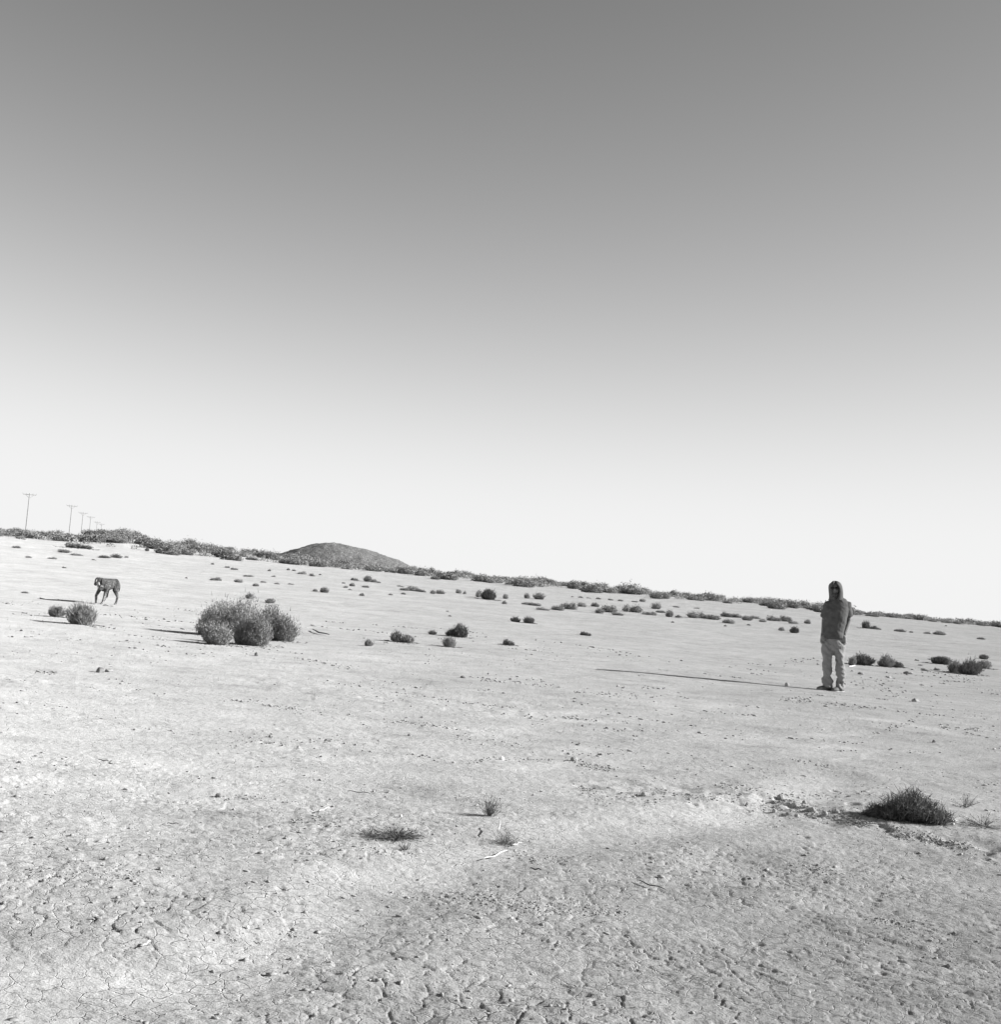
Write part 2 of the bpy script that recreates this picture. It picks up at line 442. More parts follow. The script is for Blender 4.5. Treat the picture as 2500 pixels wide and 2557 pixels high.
# ------------------------------------------------------------------ shrubs
def rnd_dirs(rng, n):
    v = rng.normal(size=(n, 3))
    return v / np.linalg.norm(v, axis=1)[:, None]
def twig_tris(base_p, dirs, ln, wd, rng):
    side = np.cross(dirs, rnd_dirs(rng, len(dirs)))
    side /= np.maximum(np.linalg.norm(side, axis=1), 1e-6)[:, None]
    a = base_p - side * wd[:, None] * .5
    b = base_p + side * wd[:, None] * .5
    c = base_p + dirs * ln[:, None]
    return np.stack([a, b, c], 1)
def shrub_meshes(name, seed, lobes, n, tl, tw, up=0.35, spread=0.45, shell=0.4, clump=0.6, nst=40, flat=1.0):
    """lobes: (cx, cy, rx, ry, h, weight). Returns the twig mesh and the stem mesh."""
    rng = np.random.default_rng(seed)
    w = np.array([l[5] for l in lobes], float); w /= w.sum()
    out, stems = [], []
    for l, wt in zip(lobes, w):
        k = int(n * wt)
        cx, cy, rx, ry, h, _ = l
        d = rnd_dirs(rng, k); d[:, 2] = np.abs(d[:, 2]) * flat + rng.uniform(-.1, .1, k)
        nc = max(6, int(26 * wt ** .5))
        cd = rnd_dirs(rng, nc); cd[:, 2] = np.abs(cd[:, 2])
        pick = rng.integers(0, nc, k); cf = rng.uniform(.80, 1.12, nc)
        isc = rng.random(k) < clump
        d = np.where(isc[:, None], cd[pick] + rng.normal(size=(k, 3)) * .22, d)
        d /= np.linalg.norm(d, axis=1)[:, None]
        d[:, 2] = np.abs(d[:, 2])
        s = rng.random(k) ** shell * (1 + .06 * rng.normal(size=k)) * np.where(isc, cf[pick] * (1.0 + .08 * rng.random(k)), .90)
        bulge = 0.46 + 0.60 * np.clip(d[:, 2] / .42, 0, 1) ** .6
        P = np.stack([cx + rx * s * d[:, 0] * bulge, cy + ry * s * d[:, 1] * bulge, h * s * d[:, 2] * .93 + .02 * h], 1)
        gd = P - np.array([cx, cy, -.25 * h]); gd /= np.linalg.norm(gd, axis=1)[:, None]
        D = gd + rng.normal(size=(k, 3)) * spread + np.array([0, 0, up]); D /= np.linalg.norm(D, axis=1)[:, None]
        L = tl * rng.uniform(.5, 1.5, k); W = tw * rng.uniform(.6, 1.4, k)
        T = twig_tris(P - D * L[:, None] * .5, D, L, W, rng)
        T[:, :, 2] = np.maximum(T[:, :, 2], 0.0 + .004)
        out.append(T)
        for q in range(max(4, int(nst * wt))):
            e = rnd_dirs(rng, 1)[0]; e[2] = abs(e[2]) + .25; e /= np.linalg.norm(e)
            tip = np.array([cx + rx * .85 * e[0], cy + ry * .85 * e[1], h * .9 * e[2]])
            b0 = np.array([cx + rng.normal() * rx * .12, cy + rng.normal() * ry * .12, -.03])
            mid = (b0 + tip) / 2 + rng.normal(size=3) * .08 * h; mid[2] = max(mid[2], .02)
            for p, q2, ww in ((b0, mid, tw * 2.0), (mid, tip, tw * 1.4)):
                dv = q2 - p; ln = np.linalg.norm(dv); dv = dv / ln
                for _ in range(2):
                    stems.append(twig_tris(p[None], dv[None], np.array([ln * 1.08]), np.array([ww]), rng)[0])
    fm = tri_mesh(name + '_twigs', np.concatenate(out))
    sm = tri_mesh(name + '_stems', np.array(stems))
    return fm, sm
def broom_meshes(name, seed, W, H, n, tw, sprawl=.5, side=3):
    """sparse plant of long thin twigs fanning out from its foot, each with a few side shoots"""
    rng = np.random.default_rng(seed)
    T, S = [], []
    for i in range(n):
        a = rng.uniform(0, 2 * math.pi); t = rng.random() ** .7 * (0.5 + sprawl)
        d = np.array([math.cos(a) * math.sin(t) * W / H, math.sin(a) * math.sin(t) * W / H, max(.12, math.cos(t))])
        L = H * rng.uniform(.5, 1.05); p = np.array([rng.normal() * .05 * W, rng.normal() * .05 * W, -.01])
        pts = [p]
        for k in range(4):
            d2 = d + rng.normal(size=3) * .16; d2[2] += .05 * k * (1 if sprawl < .8 else -1.5)
            p = p + d2 * L / 4; p[2] = max(p[2], .006); pts.append(p)
        for k in range(4):
            v = pts[k + 1] - pts[k]; ln = np.linalg.norm(v) + 1e-6
            w = tw * (1.5 - .3 * k)
            (S if k < 2 else T).append(twig_tris(pts[k][None], (v / ln)[None], np.array([ln * 1.25]), np.array([w]), rng)[0])
            for q in range(side if k else 0):
                e = v / ln + rng.normal(size=3) * .8; e /= np.linalg.norm(e)
                T.append(twig_tris((pts[k] + v * rng.random())[None], e[None], np.array([L * rng.uniform(.1, .3)]), np.array([tw * .8]), rng)[0])
    T, S = np.array(T), np.array(S)
    T[:, :, 2] = np.maximum(T[:, :, 2], .004)
    return tri_mesh(name + '_twigs', T), tri_mesh(name + '_stems', S)
def one_broom(px, py, w, h, label, seed, n=60, tw=1.2, sprawl=.5, side=3, m=None):
    x, y = at(px, py); s = dist_scale(x, y)
    ms = broom_meshes('dry_plant', seed, w / s * .75, h / s, n, tw / s, sprawl, side)
    return place_shrub('dry_plant', ms, (x, y, gz(x, y) - .004), 0, (1, 1, 1), label, None, m or M_TWIG_DARK, cat='plant')
def place_shrub(name, meshes, loc, rz, sc, label, group=None, m=None, parts=True, cat='shrub'):
    fm, sm = meshes
    if parts:
        e = empty(name, loc, rz); e.scale = sc
        link('twigs', fm, m or M_TWIG, e)
        link('stem', sm, M_STEM, e)
    else:
        e = link(name, fm, m or M_TWIG); e.location = loc; e.rotation_euler = (0, 0, rz); e.scale = sc
    tag(e, label, cat, group)
    return e
def one_shrub(px, py, w, h, label, seed, n=4000, lobes=None, m=None, name='desert_shrub', tl=None, tw=None, group=None, **kw):
    """a shrub of its own mesh, w x h photograph pixels, standing at a ground point"""
    x, y = at(px, py)
    s = dist_scale(x, y)
    W, H = w / s, h / s
    if lobes is None: lobes = [(0, 0, .5, .5, 1, 1)]
    L = [(a * W, b * W, c * W, d * W, e * H, f) for a, b, c, d, e, f in lobes]
    ms = shrub_meshes(name, seed, L, int(n * 1.6), (tl or .14) * max(H, W * .5), (tw or .9) / s * 1.55, **kw)
    e = place_shrub(name, ms, (x, y, gz(x, y) - .005), 0, (1, 1, 1), label, group, m)
    if w > 30:                                             # dead twigs fallen round the foot
        rng = np.random.default_rng(seed + 5000); k = int(40 + w * 1.2)
        a, q = rng.uniform(0, 2 * math.pi, k), rng.random(k) ** .6 * W * .78
        X, Y = q * np.cos(a), q * np.sin(a)
        Z = height(X + x, Y + y) - gz(x, y) + .008
        b = rng.uniform(0, 2 * math.pi, k); D = np.stack([np.cos(b), np.sin(b), rng.uniform(-.05, .25, k)], 1)
        T = twig_tris(np.stack([X, Y, Z], 1), D, rng.uniform(3, 12, k) / s, np.full(k, 1.6 / s), rng)
        tag(link('fallen_twigs', tri_mesh('fallen_twigs', T), M_TWIG_DARK, e), kind='stuff')
    return e

S1 = [(0, 0, .5, .45, 1, 1)]
S2 = [(-.2, 0, .32, .3, 1, 1), (.22, .05, .3, .3, .75, .7)]
# the big clump on the left: four shrubs grown together
one_shrub(566, 1588, 152, 110, 'tallest rounded dark shrub at the left of the big clump', 101, 9000,
          [(-.12, .1, .40, .42, .90, 1), (.2, .15, .36, .4, 1.0, .9), (-.32, 0, .22, .3, .62, .4)], up=.3, tl=.085, spread=.7, clump=.35)
one_shrub(541, 1611, 80, 58, 'small pale rounded shrub at the front left foot of the big clump', 102, 4600, [(0, 0, .54, .45, 1, 1)], up=.3, tl=.11, spread=.7, clump=.35)
one_shrub(628, 1612, 104, 88, 'middle shrub of the big clump, leaning forward between two dark gaps', 103, 6000, [(.08, 0, .48, .42, 1, 1), (-.22, -.02, .28, .3, .75, .4)], up=.3, tl=.09, spread=.7, clump=.35)
one_shrub(688, 1598, 106, 98, 'right-hand shrub of the big clump with a dark hollow at its foot', 104, 6500, [(-.16, .1, .40, .42, 1, 1), (.18, 0, .36, .36, .80, .8)], up=.3, tl=.09, spread=.7, clump=.35)
# other shrubs one can pick out
one_shrub(203, 1561, 76, 58, 'round thin-twigged shrub in front of the walking dog', 105, 3300, S1, up=.5, tl=.17)
one_shrub(141, 1539, 42, 30, 'small thin shrub left of the round shrub near the dog', 106, 1500, S1, up=.5, tl=.2)
one_shrub(2266, 2046, 200, 86, 'large dark bristly shrub at the lower right edge of the ground', 107, 7000,
          [(-.02, 0, .34, .32, .86, 1.1), (.2, -.04, .32, .3, .62, .8), (-.28, -.05, .26, .26, .42, .5), (.02, .05, .16, .2, .98, .25), (.38, 0, .14, .2, .4, .2), (-.42, 0, .12, .14, .24, .15)], M_TWIG_DARK, tl=.2, up=.2, tw=1.0, spread=.8, clump=.75)
one_broom(2132, 2052, 110, 22, 'low dark twig litter at the left foot of the large right shrub', 150, 70, 1.5, 1.1, 4)
one_broom(2040, 2034, 70, 14, 'flat scrap of dead brush on the broken ground', 151, 30, 1.4, 1.1, 3)
one_broom(2345, 2058, 70, 30, 'thin dead twigs at the right foot of the large right shrub', 152, 34, 1.3, .8, 3)
one_broom(2412, 2012, 70, 34, 'sparse low twiggy plant beyond the large right shrub', 108, 26, 1.2, .7)
one_broom(2455, 2062, 110, 40, 'dead tangle of twigs at the right edge beside the large shrub', 109, 46, 1.4, 1.0)
one_broom(1222, 2043, 66, 58, 'spindly upright tuft standing alone in the middle foreground', 110, 70, 1.1, .35)
one_broom(990, 2102, 120, 36, 'sprawling flattened dead plant left of the bleached stick', 111, 190, 1.7, .9, 4)
one_broom(925, 2092, 90, 34, 'thin spiky dead twigs beside the sprawling plant', 118, 34, 1.4, 1.0)
one_broom(1262, 2103, 80, 42, 'sparse tuft with a pale forked stick in front of it', 112, 55, 1.3, .7)
one_broom(1012, 2126, 44, 26, 'tiny dead tuft in front of the sprawling plant', 113, 26, 1.3, .6)
one_shrub(1004, 1605, 62, 30, 'low two-lobed shrub between the big clump and the round middle shrubs', 114, 1700, S2, up=.5, tl=.2)
one_shrub(920, 1613, 24, 19, 'tiny tuft left of the low two-lobed shrub', 115, 500, S1, up=.6, tl=.25)
one_shrub(1142, 1592, 58, 38, 'dark round shrub of the middle trio', 116, 2200, [(.1, 0, .4, .4, 1, 1), (-.25, 0, .28, .28, .6, .5)], M_TWIG_DARK, up=.5, tl=.16)
one_shrub(1122, 1617, 38, 31, 'smaller paler shrub in front of the dark round middle shrub', 117, 1300, S1, up=.5, tl=.18)
one_shrub(1079, 1586, 26, 12, 'tiny low shrub left of the dark round middle shrub', 119, 500, S1, up=.5, tl=.2)
one_shrub(1270, 1613, 36, 16, 'flat sparse shrub right of the middle trio', 120, 420, [(-.15, 0, .34, .3, 1, 1), (.15, .05, .34, .3, .75, .7)], M_TWIG_DARK, up=.4, tl=.3)
one_shrub(2155, 1659, 54, 30, 'bushy shrub just right of the standing person', 121, 2300, S1, up=.6, tl=.18, m=M_TWIG_DARK)
one_shrub(2128, 1661, 20, 26, 'narrow shrub half hidden behind the standing person', 122, 800, S1, up=.6, tl=.2)
one_shrub(2213, 1664, 44, 29, 'second shrub from the person, with pale scraps at its foot', 123, 1700, S1, up=.6, tl=.18)
one_shrub(2240, 1666, 34, 16, 'low end of the shrub row right of the person', 124, 900, S1, up=.5, tl=.2, m=M_TWIG_DARK)
one_shrub(2350, 1657, 54, 21, 'dark low mound-shaped shrub near the right edge', 125, 2000, S1, M_TWIG_DARK, up=.4, tl=.18)
one_shrub(2384, 1679, 34, 32, 'upright thin left stem group of the right edge shrub clump', 126, 1000, S1, up=.7, tl=.22)
one_shrub(2420, 1684, 62, 38, 'broad shrub in the middle of the right edge clump', 127, 2500, S1, up=.6, tl=.18, m=M_TWIG_DARK)
one_shrub(2456, 1668, 38, 22, 'shrub at the right end of the right edge clump', 128, 1000, S1, up=.5, tl=.2)
one_shrub(2457, 1644, 26, 13, 'tiny shrub above the right edge clump', 129, 600, S1, M_TWIG_DARK, up=.4, tl=.2)
one_shrub(2170, 1571, 36, 19, 'pointed shrub on the flat behind the person, right side', 130, 1100, [(-.2, 0, .3, .3, 1, 1), (.25, 0, .3, .3, .45, .4)], M_TWIG_DARK, up=.5, tl=.2)
one_shrub(1984, 1580, 27, 17, 'compact round shrub behind the person, left side', 131, 1000, S1, M_TWIG_DARK, up=.5, tl=.18)
one_shrub(1220, 1497, 46, 29, 'largest round shrub in the broken row below the ridge', 132, 1800, S1, M_TWIG_DARK, up=.5, tl=.15)
one_shrub(197, 1369, 66, 15, 'long low shrub mound on the slope under the poles', 133, 1800, [(-.3, 0, .22, .2, 1.1, 1), (0, 0, .25, .2, .9, 1), (.3, 0, .2, .2, .75, 1)], up=.4, tl=.1)
one_shrub(1287, 1553, 28, 15, 'left one of a sparse pair below the shrub row', 134, 450, S1, M_TWIG_DARK, up=.5, tl=.25)
one_shrub(1320, 1556, 32, 19, 'right one of a sparse pair below the shrub row', 135, 600, S1, M_TWIG_DARK, up=.5, tl=.25)
one_shrub(1463, 1584, 30, 11, 'lone flat tuft on the bare flat, mid right', 136, 420, S2, M_TWIG_DARK, up=.4, tl=.25)
one_shrub(624, 1494, 24, 15, 'small tuft above the left part of the big clump', 137, 700, S1, up=.6, tl=.2)
one_shrub(674, 1504, 28, 13, 'small low shrub above the right part of the big clump', 138, 700, S1, up=.4, tl=.2)

# prototypes shared by the smaller, farther shrubs (unit size: 1 wide, 1 high)
PROTO = []
for k in range(8):
    rng = random.Random(900 + k)
    lob = [(rng.uniform(-.06, .06), 0, .46, .44, 1, 1)] if k % 2 == 0 else \
          [(-.2, 0, .3, .3, rng.uniform(.7, 1), 1), (.2, rng.uniform(-.1, .1), .3, .3, rng.uniform(.6, .9), .8), (0, .1, .3, .3, .8, .5)]
    PROTO.append(shrub_meshes('far_shrub_%d' % k, 900 + k, lob, 1300, .13, .045, up=.35, spread=.8, nst=6))
def proto_shrub(px, py, w, h, k, label, group, m=None, rz=None):
    x, y = at(px, py)
    s = dist_scale(x, y)
    rng = random.Random(int(px * 7 + py * 13))
    fm, sm = PROTO[k % len(PROTO)]
    return place_shrub('desert_shrub', (fm, sm), (x, y, float(base(x, y)) + float(relief(np.array([x]), np.array([y]))[0]) - .02),
                       rz if rz is not None else rng.uniform(0, 6.28), (w / s * 1.2, w / s * rng.uniform(.9, 1.3), h / s * 1.15), label, group, None, False)
ORD = ('first second third fourth fifth sixth seventh eighth ninth tenth eleventh twelfth thirteenth fourteenth fifteenth sixteenth seventeenth eighteenth nineteenth twentieth '
       'twenty-first twenty-second twenty-third twenty-fourth twenty-fifth twenty-sixth twenty-seventh twenty-eighth twenty-ninth thirtieth thirty-first thirty-second thirty-third thirty-fourth thirty-fifth').split()
def place_row(rows, what, group, k0):
    for i, (a, b, w, h) in enumerate(sorted(rows)):
        proto_shrub(a, b, w, h, i + k0, what % ORD[i], group)
ROW = [(1195, 1491, 18, 20), (1262, 1496, 17, 12), (1315, 1495, 18, 14), (1345, 1497, 32, 17), (1260, 1507, 16, 11), (1312, 1509, 30, 9), (1335, 1512, 32, 10),
       (1357, 1523, 34, 9), (1395, 1523, 34, 14), (1420, 1521, 40, 21), (1452, 1516, 24, 11), (1486, 1516, 28, 15), (1498, 1530, 26, 13), (1520, 1529, 40, 23), (1566, 1528, 30, 22),
       (1590, 1530, 36, 19), (1622, 1536, 40, 11), (1637, 1521, 27, 16), (1672, 1541, 26, 18), (1695, 1543, 30, 9), (1733, 1544, 34, 16), (1756, 1545, 32, 18), (1782, 1549, 36, 13),
       (1815, 1541, 34, 14), (1840, 1543, 34, 13), (1822, 1557, 36, 11), (1865, 1550, 30, 12), (1885, 1546, 28, 10), (1932, 1552, 34, 15), (1961, 1553, 32, 15), (1981, 1559, 26, 10), (2018, 1559, 18, 11),
       (1545, 1535, 30, 9), (1650, 1531, 24, 9), (1905, 1554, 22, 9)]
place_row(ROW, 'small grey shrub, %s from left in the broken row right of centre', 'shrubs in the broken row', 0)
FLAT_L = [(540, 1449, 32, 11), (596, 1453, 24, 9), (755, 1433, 26, 10), (778, 1436, 14, 5), (885, 1451, 20, 8), (811, 1479, 26, 14), (786, 1476, 14, 7), (880, 1464, 15, 10), (912, 1467, 20, 8), (917, 1454, 26, 15),
          (932, 1455, 24, 10), (683, 1441, 14, 6), (639, 1462, 16, 8), (905, 1488, 14, 8), (1010, 1474, 22, 10), (1030, 1475, 34, 13), (1050, 1477, 28, 11), (1080, 1482, 16, 10), (1100, 1482, 30, 13), (1145, 1482, 16, 11),
          (1160, 1484, 12, 10), (975, 1486, 12, 6), (1008, 1484, 14, 6), (290, 1394, 32, 12), (262, 1393, 34, 7), (235, 1398, 16, 5), (315, 1394, 11, 5), (160, 1381, 34, 8), (190, 1387, 36, 6), (40, 1368, 20, 9),
          (50, 1346, 20, 6), (62, 1480, 20, 7), (130, 1394, 20, 7), (72, 1392, 14, 5), (367, 1376, 15, 10), (415, 1376, 18, 9), (455, 1384, 30, 15), (482, 1381, 18, 11), (1123, 1539, 14, 6), (1118, 1528, 7, 4),
          (585, 1422, 18, 6), (568, 1418, 14, 5), (620, 1440, 24, 7), (672, 1426, 9, 6), (720, 1424, 10, 6), (735, 1426, 10, 5), (465, 1443, 8, 4), (530, 1410, 9, 5), (160, 1420, 10, 5), (780, 1438, 18, 6), (800, 1436, 8, 5), (658, 1454, 16, 6), (692, 1458, 14, 5),
          (727, 1458, 16, 5), (862, 1468, 12, 6), (875, 1473, 10, 5), (858, 1457, 9, 5), (945, 1457, 12, 5), (1000, 1466, 16, 5)]
place_row([q for q in FLAT_L if q[0] < 350], 'small grey tuft, %s from the left on the pale slope between poles and dog', 'tufts on the slope under the poles', 3)
place_row([q for q in FLAT_L if 350 <= q[0] < 700], 'small grey tuft, %s from the left on the pale slope above the big clump', 'tufts above the big clump', 1)
place_row([q for q in FLAT_L if 700 <= q[0] < 960], 'small grey tuft, %s from the left on the pale slope below the hill', 'tufts below the hill', 4)
place_row([q for q in FLAT_L if q[0] >= 960], 'small grey tuft, %s from the left between the hill and the largest row shrub', 'tufts left of the largest row shrub', 6)
FLAT_R = [(2247, 1578, 28, 10), (2317, 1583, 18, 6), (2343, 1585, 30, 10), (2275, 1580, 12, 4), (2452, 1596, 24, 6), (2310, 1675, 18, 9), (2340, 1673, 14, 9), (1953, 1573, 16, 10), (1605, 1502, 18, 8), (1430, 1491, 14, 4), (1450, 1493, 14, 5), (1470, 1494, 12, 4),
          (1495, 1496, 16, 5), (1525, 1499, 14, 5), (1550, 1501, 16, 5), (1585, 1503, 16, 4), (1812, 1562, 8, 5), (1680, 1553, 11, 5), (1690, 1517, 18, 4), (1740, 1520, 14, 4), (1870, 1562, 14, 5), (2190, 1573, 22, 6), (2290, 1648, 10, 6), (2300, 1660, 12, 5), (2362, 1565, 8, 4)]
place_row([q for q in FLAT_R if q[0] < 2040], 'tiny grey tuft, %s from the left around the broken shrub row, left of the person', 'tufts around the broken row', 5)
place_row([q for q in FLAT_R if q[0] >= 2040], 'small grey tuft, %s from the left on the flat right of the person', 'tufts right of the person', 2)
# the scrub band along the ridge
def ridge():
    rng = random.Random(4)
    spots = []
    for i in range(270):
        px = -60 + 2620 * (i + rng.random()) / 270
        u = rng.random()
        r = 98 + 56 * u
        if px < 420: r = 116 + 44 * u
        if px > 2120: r = 104 + 34 * u
        if 640 < px < 1050: r = 108 + 30 * u
        spots.append((px, r))
    for i in range(26): spots.append((rng.uniform(215, 400), rng.uniform(118, 162)))
    for px, r in spots:
        t = (px - CX) / F_PX
        a = math.atan(t)
        x, y = r * math.sin(a), r * math.cos(a)
        w = rng.uniform(.9, 2.5); h = w * rng.uniform(.30, .46)
        if px > 2120: h *= .75
        if px < 420: w *= 1.15; h *= 1.1
        lab = ('grey shrub in the scrub band on the rise under the poles' if px < 430 else 'grey shrub in the scrub band in front of the hill' if px < 1060
               else 'grey shrub in the scrub band on the ridge between hill and person' if px < 2080 else 'grey shrub in the scrub band on the ridge right of the person')
        fm, sm = PROTO[rng.randrange(8)]
        place_shrub('ridge_shrub', (fm, sm), (x, y, float(base(x, y)) - .06), rng.uniform(0, 6.28), (w, w, h), lab, lab.replace('grey shrub in the', 'shrubs of the'), None, False)
    # the small scrub between them reads as one mass
    src = np.empty((0, 3, 3))
    rg = np.random.default_rng(8)
    P = []
    for i in range(700):
        px = rg.uniform(-150, 2650); r = rg.uniform(108, 175)
        a = math.atan((px - CX) / F_PX)
        x, y = r * math.sin(a), r * math.cos(a)
        w, h = rg.uniform(.5, 1.4), rg.uniform(.25, .6)
        if px > 2150: h *= .6; 
        k = 60
        d = rnd_dirs(rg, k); d[:, 2] = np.abs(d[:, 2])
        p = d * np.array([w / 2, w / 2, h]) * (rg.random(k) ** .4)[:, None] + np.array([x, y, float(base(x, y)) - .04])
        dd = d + rg.normal(size=(k, 3)) * .4 + np.array([0, 0, .4]); dd /= np.linalg.norm(dd, axis=1)[:, None]
        P.append(twig_tris(p, dd, rg.uniform(.08, .2, k), rg.uniform(.05, .09, k), rg))
    o = link('ridge_scrub', tri_mesh('ridge_scrub', np.concatenate(P)), M_TWIG)
    tag(o, 'low scrub filling the band along the ridge top', 'scrub', kind='stuff')
ridge()

# ------------------------------------------------------------------ clods, stones, sticks
ICO_V = None
def ico():
    bm = bmesh.new(); bmesh.ops.create_icosphere(bm, subdivisions=1, radius=1.0)
    v = np.array([p.co[:] for p in bm.verts]); f = np.array([[q.index for q in p.verts] for p in bm.faces]); bm.free()
    return v, f
ICO_V, ICO_F = ico()
def clod_geo(rng, flat=.6):
    v = ICO_V * (1 + rng.uniform(-.4, .4, len(ICO_V)))[:, None]
    v = v * np.array([rng.uniform(.7, 1.9), rng.uniform(.6, 1.1), flat * rng.uniform(.5, 1.1)])
    a = rng.uniform(0, 3.14); c, s = math.cos(a), math.sin(a)
    return v @ np.array([[c, s, 0], [-s, c, 0], [0, 0, 1]])
STREAKS = [([(975, 1730), (1130, 1750), (1290, 1765)], 60, 5), ([(960, 1798), (1060, 1808), (1150, 1820)], 60, 5), ([(1200, 1700), (1400, 1716)], 40, 5), ([(1430, 1728), (1530, 1735), (1640, 1742)], 70, 8),
           ([(1170, 1902), (1230, 1888), (1330, 1890), (1440, 1895), (1540, 1918)], 130, 5), ([(1400, 1785), (1490, 1800)], 30, 5), ([(1530, 1822), (1700, 1825)], 30, 4), ([(1455, 1962), (1515, 2015)], 50, 10), ([(1605, 1972), (1660, 1980), (1612, 2018)], 45, 8),
           ([(1955, 1750), (2030, 1756)], 50, 8), ([(2060, 1762), (2190, 1776)], 50, 5), ([(2180, 1830), (2240, 1815), (2300, 1793)], 30, 6), ([(2340, 1812), (2470, 1826)], 40, 8), ([(1960, 1890), (2070, 1910)], 25, 5),
           ([(560, 1872), (620, 1832), (690, 1835)], 40, 18), ([(580, 1745), (650, 1748)], 18, 3), ([(670, 1758), (770, 1775)], 60, 8), ([(730, 1643), (790, 1655), (880, 1668)], 30, 6), ([(520, 1993), (640, 1990), (760, 2010)], 40, 8),
           ([(690, 2050), (790, 2050), (840, 2080)], 70, 16), ([(1180, 2250), (1350, 2268), (1560, 2282)], 330, 16), ([(2170, 2285), (2270, 2312)], 90, 12), ([(1900, 1995), (1950, 1990), (2010, 2012), (2090, 2035), (2180, 2052)], 520, 13), ([(2200, 2062), (2300, 2085), (2420, 2115)], 220, 9), ([(1440, 1957), (1520, 1988), (1640, 1974), (1760, 1992), (1860, 1986)], 160, 7),
           ([(1950, 1975), (2060, 1975), (2180, 1980)], 60, 10), ([(1280, 2110), (1310, 2140), (1420, 2150)], 90, 14), ([(880, 2122), (960, 2132), (1030, 2130)], 60, 8), ([(2220, 2080), (2330, 2095), (2440, 2125)], 120, 10), ([(1800, 1960), (1900, 1970)], 60, 10),
           ([(90, 1680), (145, 1680)], 25, 3), ([(700, 2320), (760, 2325)], 30, 10), ([(560, 2330), (600, 2345)], 20, 8), ([(370, 2280), (385, 2300)], 20, 8), ([(1970, 1650), (2060, 1640)], 20, 8), ([(2110, 1690), (2260, 1730)], 40, 14), ([(2290, 1670), (2440, 1700)], 60, 8),
           ([(1000, 2230), (1180, 2245)], 50, 20), ([(2000, 2160), (2100, 2180)], 60, 14), ([(80, 2190), (350, 2200)], 140, 22), ([(1440, 1905), (1530, 1918)], 70, 5)]
def clods():
    rg = np.random.default_rng(12)
    V, Fc, n = [], [], 0
    pts = []
    for line, cnt, sp in STREAKS:
        seg = [math.dist(a, b) for a, b in zip(line[:-1], line[1:])]
        tot = sum(seg)
        for i in range(int(cnt * 1.5)):
            q = rg.random() * tot; j = 0
            while j < len(seg) - 1 and q > seg[j]: q -= seg[j]; j += 1
            t = q / seg[j]
            px = line[j][0] + (line[j + 1][0] - line[j][0]) * t + rg.normal() * sp
            py = line[j][1] + (line[j + 1][1] - line[j][1]) * t + rg.normal() * sp * .5
            x, y = at(px, py)
            pts.append((x, y, (rg.random() ** 2 * 3.0 + .8) / dist_scale(x, y)))
    for i in range(150):                                  # short crumbly lines left by old crust edges
        rr = 8 + 24 * rg.random() ** 1.3; a = rg.uniform(-.42, .42)
        x0, y0 = rr * math.sin(a), rr * math.cos(a); ang = rg.normal() * .35 - .25; ln = rg.uniform(.3, 1.6)
        for k in range(rg.integers(6, 22)):
            t = rg.uniform(-.5, .5) * ln
            pts.append((x0 + t * math.cos(ang) + rg.normal() * .04, y0 + t * math.sin(ang) + rg.normal() * .08, rg.random() ** 2 * .0011 * rr + .004))
    rr = 3.4 + 26 * rg.random(9000) ** 1.8                # loose crumbs everywhere, fewer where the soil is smooth
    aa = rg.uniform(-.5, .5, 9000); X, Y = rr * np.sin(aa), rr * np.cos(aa)
    keep = fbm(X / 1.1 + 3, Y / 1.1 - 8, 71, 3) + .5 * rg.random(9000) > .34
    S = rg.random(9000) ** 4 * .009 + .002 + .0003 * rr * rg.random(9000)
    pts += [(x, y, q) for x, y, q, k in zip(X, Y, S, keep) if k]
    A = np.array(pts)
    Z = height(A[:, 0], A[:, 1])
    for (x, y, s), z in zip(pts, Z):
        v = clod_geo(rg) * s
        V.append(v + np.array([x, y, z + s * .25])); Fc.append(ICO_F + n); n += len(v)
    V = np.concatenate(V); Fc = np.concatenate(Fc)
    T = V[Fc]
    me = bpy.data.meshes.new('loose_clods')
    me.vertices.add(len(V)); me.vertices.foreach_set('co', V.reshape(-1).astype(np.float32))
    me.loops.add(len(Fc) * 3); me.loops.foreach_set('vertex_index', Fc.reshape(-1).astype(np.int32))
    me.polygons.add(len(Fc)); me.polygons.foreach_set('loop_start', (np.arange(len(Fc)) * 3).astype(np.int32))
    me.update(calc_edges=True)
    tag(link('loose_clods', me, M_CLOD), 'small loose clods and crumbs strewn over the dry ground', 'clods', kind='stuff')
clods()
def stone(px, py, w, h, label, seed, m=None, name='stone', group=None, block=0.0):
    x, y = at(px, py); s = dist_scale(x, y)
    rg = np.random.default_rng(seed)
    bm = bmesh.new(); bmesh.ops.create_icosphere(bm, subdivisions=3, radius=1.0)
    for v in bm.verts:
        p = np.array(v.co[:])
        if block: p = np.sign(p) * np.abs(p) ** (1 - block)
        k = 1 + .22 * float(fbm(np.array([p[0] * 1.7 + seed]), np.array([p[1] * 1.7 + p[2] * 1.3]), seed, 3)[0])
        v.co = (p[0] * k * w / 2 / s, p[1] * k * w / 2.3 / s, p[2] * k * h / 1.5 / s)
    me = bpy.data.meshes.new(name); bm.to_mesh(me); bm.free()
    o = link(name, me, m or M_STONE)
    o.location = (x, y, gz(x, y) + h * .28 / s); o.rotation_euler = (rg.uniform(-.15, .15), rg.uniform(-.15, .15), rg.uniform(0, 6))
    tag(o, label, 'stone' if name == 'stone' else 'clod', group)
    return o
stone(250, 1679, 17, 13, 'dark blocky stone alone on the bare ground, far left', 1, block=.45)
stone(272, 1677, 22, 7, 'pale flat clod lying beside the dark blocky stone', 2, M_CLOD, 'dirt_clod')
stone(640, 1640, 12, 9, 'dark rounded stone just below the big shrub clump', 3)
